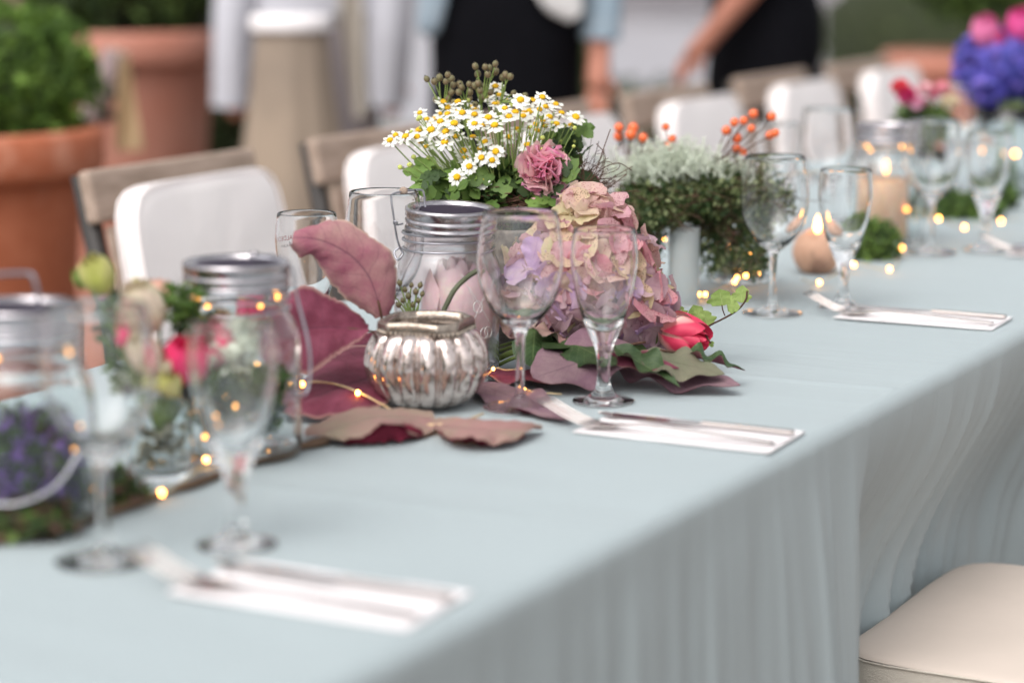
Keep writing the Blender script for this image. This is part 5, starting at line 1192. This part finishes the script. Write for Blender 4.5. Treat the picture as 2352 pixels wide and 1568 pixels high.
# leaning folded chair with ribbon behind the left pot
lc = A(230, 200, t=5.2); t = thing('leaning_chair', 'folded garden chair leaning between the two left pots', 'chair', Vector((lc.x, lc.y, 0)))
LWOOD = mat('greyed_wood', (136, 118, 116), .8, var=(160, 140, 142), vs_=7)
for dx, s in ((0, 0), (.05, .06)):
    b = MB(); p0 = A(262 + dx * 300, 118, t=5.2 + s); p1_ = A(205 + dx * 300, 270, t=5.2 + s); d = (p1_ - p0).normalized(); b.tube([p0, p0 + d * .14, p0 + d * (p0.z / -d.z if d.z < 0 else 1)], [.022, .022, .02], 8); b.build('back_post', LWOOD if s == 0 else OLDWOOD, t)
for k in range(3):
    p0 = A(240 - 18 * k, 170 + 50 * k, t=5.22); b = MB(); b.tube([p0, p0 + Vector((.03, .06, 0))], .012, 6); b.build('slat', DARKIRON, t)
RIB = mat('beige_ribbon', (178, 152, 118), .8, thin=.2)
b = MB()
b.grid(lambda u, v: A(285 + 14 * v + (u - .5) * (22 + 46 * v), 130 + 215 * v, t=5.1) + toC * .015 * sin(u * 6 + v * 3), 8, 14); o = b.build('ribbon', RIB); tag(o, 'beige ribbon hanging from the leaning folded chair', 'ribbon')
# posts at the upper left corner
for (px, w_, m, lb) in ((92, .035, mat('dark_post', (72, 58, 52), .8), 'slim dark post at the upper left corner'), (170, .075, mat('tan_post', (150, 116, 84), .8), 'tan wooden post beside the clipped hedge pot')):
    q = A(px, 0, t=7.6); b = MB(); b.tube([(q.x, q.y, 0), (q.x, q.y, .8), (q.x, q.y, 2.4)], [w_, w_ * .95, w_ * .9], 12); o = b.build('post', m); tag(o, lb, 'post')
q = A(30, 40, t=9.5); b = MB(); b.box((q.x - 1.2, q.y + .3, 1.0), (2.6, .2, 2.0)); o = b.build('wall', mat('rosy_wall', (128, 100, 94), .9)); tag(o, 'dull rosy wall far behind the left shrub', 'wall')
# far brown fence strip and white bollard, pale low wall
q = A(2000, 30, t=30); b = MB(); M = Matrix.Rotation(YAW - radians(8), 3, 'Z'); b.box((q.x, q.y, 1.2), (7.5, .4, 1.4), 0, M); o = b.build('brown_barrier', mat('brown_boards', (96, 72, 58), .9, var=(120, 92, 74), vs_=2)); o.name = 'board_fence'; tag(o, 'far brown boarded fence behind the person in black', 'fence')
q = A(1925, 20, t=20); b = MB(); b.tube([(q.x, q.y, 0), (q.x, q.y, 2.2)], .13, 12); o = b.build('white_post', mat('white_paint', (190, 184, 188), .7)); tag(o, 'pale post before the far brown fence', 'post')
q = A(1500, 30, t=34); b = MB(); M = Matrix.Rotation(YAW, 3, 'Z'); b.box((q.x, q.y, 2.0), (13, .4, 4.0), 0, M); o = b.build('pale_wall', mat('pale_render', (196, 192, 194), .9, var=(206, 202, 204), vs_=.5)); o.name = 'rendered_wall'; tag(o, 'pale rendered wall far away across the gravel', 'wall')
# low plants in the middle distance
for (px, py, d, w_, h_, lb, sd_) in ((1480, 215, 10.5, .40, .10, 'low green planting between the two people in black', 41), (1335, 200, 8.0, .12, .30, 'dark green shrub beside the denim sleeve', 42), (520, 250, 7.2, .10, .26, 'dark small shrub right of the large hedge pot', 43), (2240, 60, 12, .9, .8, 'dark shrub mass at the upper right corner', 44)):
    c = A(px, py, t=d); h0 = max(.1, c.z + h_ * .6); t = thing('shrub', lb, 'shrub', (c.x, c.y, 0)); rr = random.Random(sd_); mb = MB()
    cen = Vector((c.x, c.y, h0 / 2)); s3 = (w_, w_, h0 / 2)
    for mi, f in ((0, .5), (1, .5)): scatter_leaves(mb, [in_ball(rr, cen, 1, s3, .4) for _ in range(int(1500 * f))], .05, rr, mi)
    mb.build('foliage', [G_DARK, gl('shrub_leaf', (66, 78, 44), (88, 98, 58))], t, kind='stuff', smooth=False)
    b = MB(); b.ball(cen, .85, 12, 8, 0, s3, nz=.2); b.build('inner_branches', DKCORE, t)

# ================================================================= PEOPLE
SKIN = mat('skin', (188, 128, 108), .55, sss=.1); HAIR = mat('hair', (60, 44, 34), .6)
def person(label, loc, facing, joints, clothes, skin=SKIN):
    """joints: name -> (local point, radius); one skinned body, clothes as lofted shells"""
    t = thing('person', label, 'person', loc); t.rotation_euler = (0, 0, facing)
    J = joints; E = [('pelvis', 'waist'), ('waist', 'chest'), ('chest', 'neck'), ('neck', 'chin'), ('chin', 'head'), ('head', 'crown')]
    for s in 'lr': E += [('chest', 'sh' + s), ('sh' + s, 'el' + s), ('el' + s, 'wr' + s), ('wr' + s, 'pa' + s), ('pelvis', 'hip' + s), ('hip' + s, 'kn' + s), ('kn' + s, 'an' + s), ('an' + s, 'toe' + s)]
    nm = list(J); vs = [Vector(J[n][0]) for n in nm]; rad = [J[n][1] for n in nm]; ed = [(nm.index(a), nm.index(b)) for a, b in E]; roots = [nm.index('pelvis')]
    for s in 'lr':
        w_, p_ = Vector(J['wr' + s][0]), Vector(J['pa' + s][0]); d = (p_ - w_).normalized(); sd_ = d.cross(Vector((1, .2, 0))).normalized()
        for k, (o_, ln, b_) in enumerate(((-.032, .045, .5), (-.022, .072, 0), (-.007, .080, 0), (.008, .074, 0), (.021, .058, 0))):
            r0 = p_ - d * (.035 if k == 0 else .008) + sd_ * o_ * .8; i0 = len(vs); curl = Vector((-.012, 0, 0))
            vs += [r0, r0 + (d + sd_ * (-.7 if k == 0 else o_ * 4)).normalized() * ln * .5, r0 + (d + sd_ * (-.5 if k == 0 else o_ * 2)).normalized() * ln + curl]; rad += [.010, .0088, .0072]; ed += [(i0, i0 + 1), (i0 + 1, i0 + 2)]; roots.append(i0)
    me = bpy.data.meshes.new('body'); me.from_pydata(vs, ed, []); me.materials.append(skin); o = link('body', me, t)
    md = o.modifiers.new('skin', 'SKIN'); md.use_smooth_shade = True
    sv = me.skin_vertices[0].data if me.skin_vertices else None
    if sv is None:
        bm_ = __import__('bmesh').new(); bm_.from_mesh(me); bm_.verts.layers.skin.verify(); bm_.to_mesh(me); bm_.free(); sv = me.skin_vertices[0].data
    for i, r_ in enumerate(rad): sv[i].radius = (r_, r_); sv[i].use_root = i in roots
    o.modifiers.new('sub', 'SUBSURF').levels = 1; o.modifiers['sub'].render_levels = 1
    # face and hair
    hd = Vector(J['head'][0])
    b = MB(); b.ball(hd + Vector((-.012, 0, .03)), .112, 14, 9, 0, (.95, .86, 1.05)); b.build('hair', HAIR, t, rel=False)
    for s in (-1, 1): b = MB(); b.ball(hd + Vector((.096, .032 * s, .01)), .012, 8, 6); b.build('eye', NAPKIN, t, rel=False)
    b = MB(); b.ball(hd + Vector((.104, 0, -.018)), .015, 8, 6, 0, (1.1, .8, 1.5)); b.build('nose', skin, t, rel=False)
    b = MB(); b.ball(hd + Vector((.094, 0, -.055)), .018, 8, 5, 0, (.5, 1.3, .35)); b.build('mouth', PEACH, t, rel=False)
    for (nm_, m, rings, seg) in clothes:
        # rings: list of (centre, rx, ry)
        b = MB(); C = [Vector(q[0]) for q in rings]; C2 = crom([tuple(c) for c in C], 4); RR = crom([(q[1], q[2], 0) for q in rings], 4)
        vs_ = []
        for i, c in enumerate(C2):
            d = (C2[min(i + 1, len(C2) - 1)] - C2[max(i - 1, 0)]).normalized(); u_ = d.cross(Vector((0, 1, 0))); u_ = u_.normalized() if u_.length > .2 else Vector((1, 0, 0)); v_ = d.cross(u_).normalized()
            for k in range(24):
                a = 2 * pi * k / 24; w_ = 1 + seg * sin(a * 5 + i * .3) * (1 if seg else 0); vs_.append(c + (u_ * cos(a) * RR[i].x + v_ * sin(a) * RR[i].y) * w_)
        fs = [(i * 24 + k, i * 24 + (k + 1) % 24, (i + 1) * 24 + (k + 1) % 24, (i + 1) * 24 + k) for i in range(len(C2) - 1) for k in range(24)]
        b.add(vs_, fs); b.build(nm_, m, t, rel=False)
    return t
def joints(wrl=(.05, .30, .84), ell=(-.02, .27, 1.10), wrr=(.05, -.30, .84), elr=(-.02, -.27, 1.10)):
    J = {'pelvis': ((0, 0, .95), .12), 'waist': ((0, 0, 1.10), .10), 'chest': ((0, 0, 1.32), .115), 'neck': ((0, 0, 1.47), .05), 'chin': ((.02, 0, 1.54), .06), 'head': ((.01, 0, 1.62), .085), 'crown': ((0, 0, 1.69), .06)}
    for s, k, el, wr_ in (('l', 1, ell, wrl), ('r', -1, elr, wrr)):
        d = (Vector(wr_) - Vector(el)).normalized(); J['sh' + s] = ((0, .17 * k, 1.40), .055); J['el' + s] = (el, .042); J['wr' + s] = (wr_, .028); J['pa' + s] = (tuple(Vector(wr_) + d * .085), .032)
        J['hip' + s] = ((0, .09 * k, .88), .085); J['kn' + s] = ((.01, .095 * k, .48), .058); J['an' + s] = ((-.01, .095 * k, .09), .038); J['toe' + s] = ((.15, .105 * k, .03), .03)
    return J
BLACK = mat('black_cloth', (12, 12, 16), .9, var=(18, 18, 22), vs_=8, spec=.08); DENIM = mat('pale_denim', (134, 152, 166), .85, var=(156, 168, 178), vs_=12); PALEL = mat('pale_lining', (206, 204, 204), .85)
WHITEC = mat('pale_blouse', (176, 176, 184), .85, var=(188, 188, 196), vs_=5); GREYT = mat('grey_trousers', (124, 116, 118), .9)
faceV = lambda p, q: atan2(q[1] - p[1], q[0] - p[0])
# person 1: black dress and open denim jacket, facing the table
c1 = A(1160, 100, t=5.6); c1 = Vector((c1.x, c1.y, 0)); f1 = faceV(c1, (CAM.x, CAM.y)) 
person('person in black clothes and open pale denim jacket behind the daisies', c1, f1,
       joints(wrl=(.06, .215, .905), ell=(.0, .225, 1.15), wrr=(-.14, -.08, .97), elr=(-.06, -.20, 1.14)),
       [('black_dress', BLACK, [((0, 0, .35), .16, .19), ((0, 0, .6), .15, .185), ((0, -.0, .85), .14, .175), ((0, 0, 1.0), .135, .178), ((0, 0, 1.15), .125, .172), ((0, 0, 1.4), .12, .18)], .02),
        ('jacket_sleeve', DENIM, [((.005, .19, 1.40), .06, .06), ((.0, .225, 1.15), .052, .050), ((.04, .22, .98), .048, .046), ((.045, .218, .945), .050, .048)], .01),
        ('jacket_sleeve', DENIM, [((.0, -.18, 1.40), .06, .06), ((-.06, -.20, 1.14), .052, .050), ((-.12, -.11, 1.0), .045, .045)], .01),
        ('jacket_front', PALEL, [((.11, .085, 1.40), .012, .06), ((.125, .100, 1.2), .012, .062), ((.135, .125, 1.06), .012, .055), ((.13, .16, 1.0), .01, .02)], 0),
        ('jacket_front', DENIM, [((.11, -.10, 1.40), .012, .05), ((.12, -.14, 1.2), .012, .045), ((.12, -.17, 1.0), .012, .03), ((.11, -.18, .96), .01, .02)], 0)])
# person 2: in black, side on, reaching forward
c2 = A(1742, 60, t=6.2); c2 = Vector((c2.x, c2.y, 0)); f2 = YAW + pi + radians(12)
person('person in black clothes seen side on, bare forearm reaching down', c2, f2,
       joints(wrl=(.17, .13, .93), ell=(.05, .20, 1.10), wrr=(-.02, -.18, .90), elr=(-.05, -.2, 1.14)),
       [('black_dress', BLACK, [((.02, 0, .35), .13, .16), ((.01, 0, .6), .135, .17), ((-.01, 0, .82), .140, .18), ((-.02, 0, .95), .145, .17), ((0, 0, 1.12), .125, .15), ((.02, 0, 1.4), .11, .17)], .02),
        ('sleeve', BLACK, [((.01, .17, 1.42), .065, .065), ((.03, .19, 1.28), .06, .06), ((.04, .20, 1.18), .055, .055)], 0), ('sleeve', BLACK, [((.01, -.17, 1.42), .065, .065), ((-.03, -.19, 1.28), .06, .06), ((-.04, -.20, 1.18), .055, .055)], 0)])
# person 3: pale loose blouse behind the pedestal
c3 = A(725, 60, t=6.3); c3 = Vector((c3.x, c3.y, 0)); f3 = faceV(c3, (CAM.x, CAM.y))
person('person in loose pale blouse with wide sleeves behind the draped pedestal', c3, f3,
       joints(wrl=(.03, .20, .86), ell=(-.02, .22, 1.10), wrr=(.03, -.22, .86), elr=(-.02, -.23, 1.10)),
       [('grey_trousers', GREYT, [((0, 0, .08), .10, .17), ((0, 0, .5), .10, .165), ((0, 0, .9), .11, .165), ((0, 0, 1.0), .10, .15)], .01),
        ('blouse', WHITEC, [((0, 0, .98), .125, .155), ((0, 0, 1.1), .12, .145), ((0, 0, 1.4), .12, .17)], .03),
        ('wide_sleeve', WHITEC, [((0, .18, 1.40), .06, .06), ((0, .20, 1.15), .055, .055), ((.03, .19, .95), .06, .060), ((.03, .18, .74), .055, .05)], .05),
        ('wide_sleeve', WHITEC, [((0, -.18, 1.40), .06, .06), ((0, -.20, 1.15), .05, .05), ((.03, -.215, .95), .050, .050), ((.03, -.225, .74), .05, .05)], .05),
        ])
b = MB(); LACE = mat('beige_lace', (186, 178, 168), .85, thin=.2)
b.grid(lambda u, v: A(800 + 30 * v + (u - .5) * (60 - 25 * v), -60 + 330 * v, t=6.0) + toC * .03 * sin(u * 7 + v * 4), 10, 20); o = b.build('scarf', LACE); tag(o, 'beige lace scarf hanging from the person in the pale blouse', 'scarf')
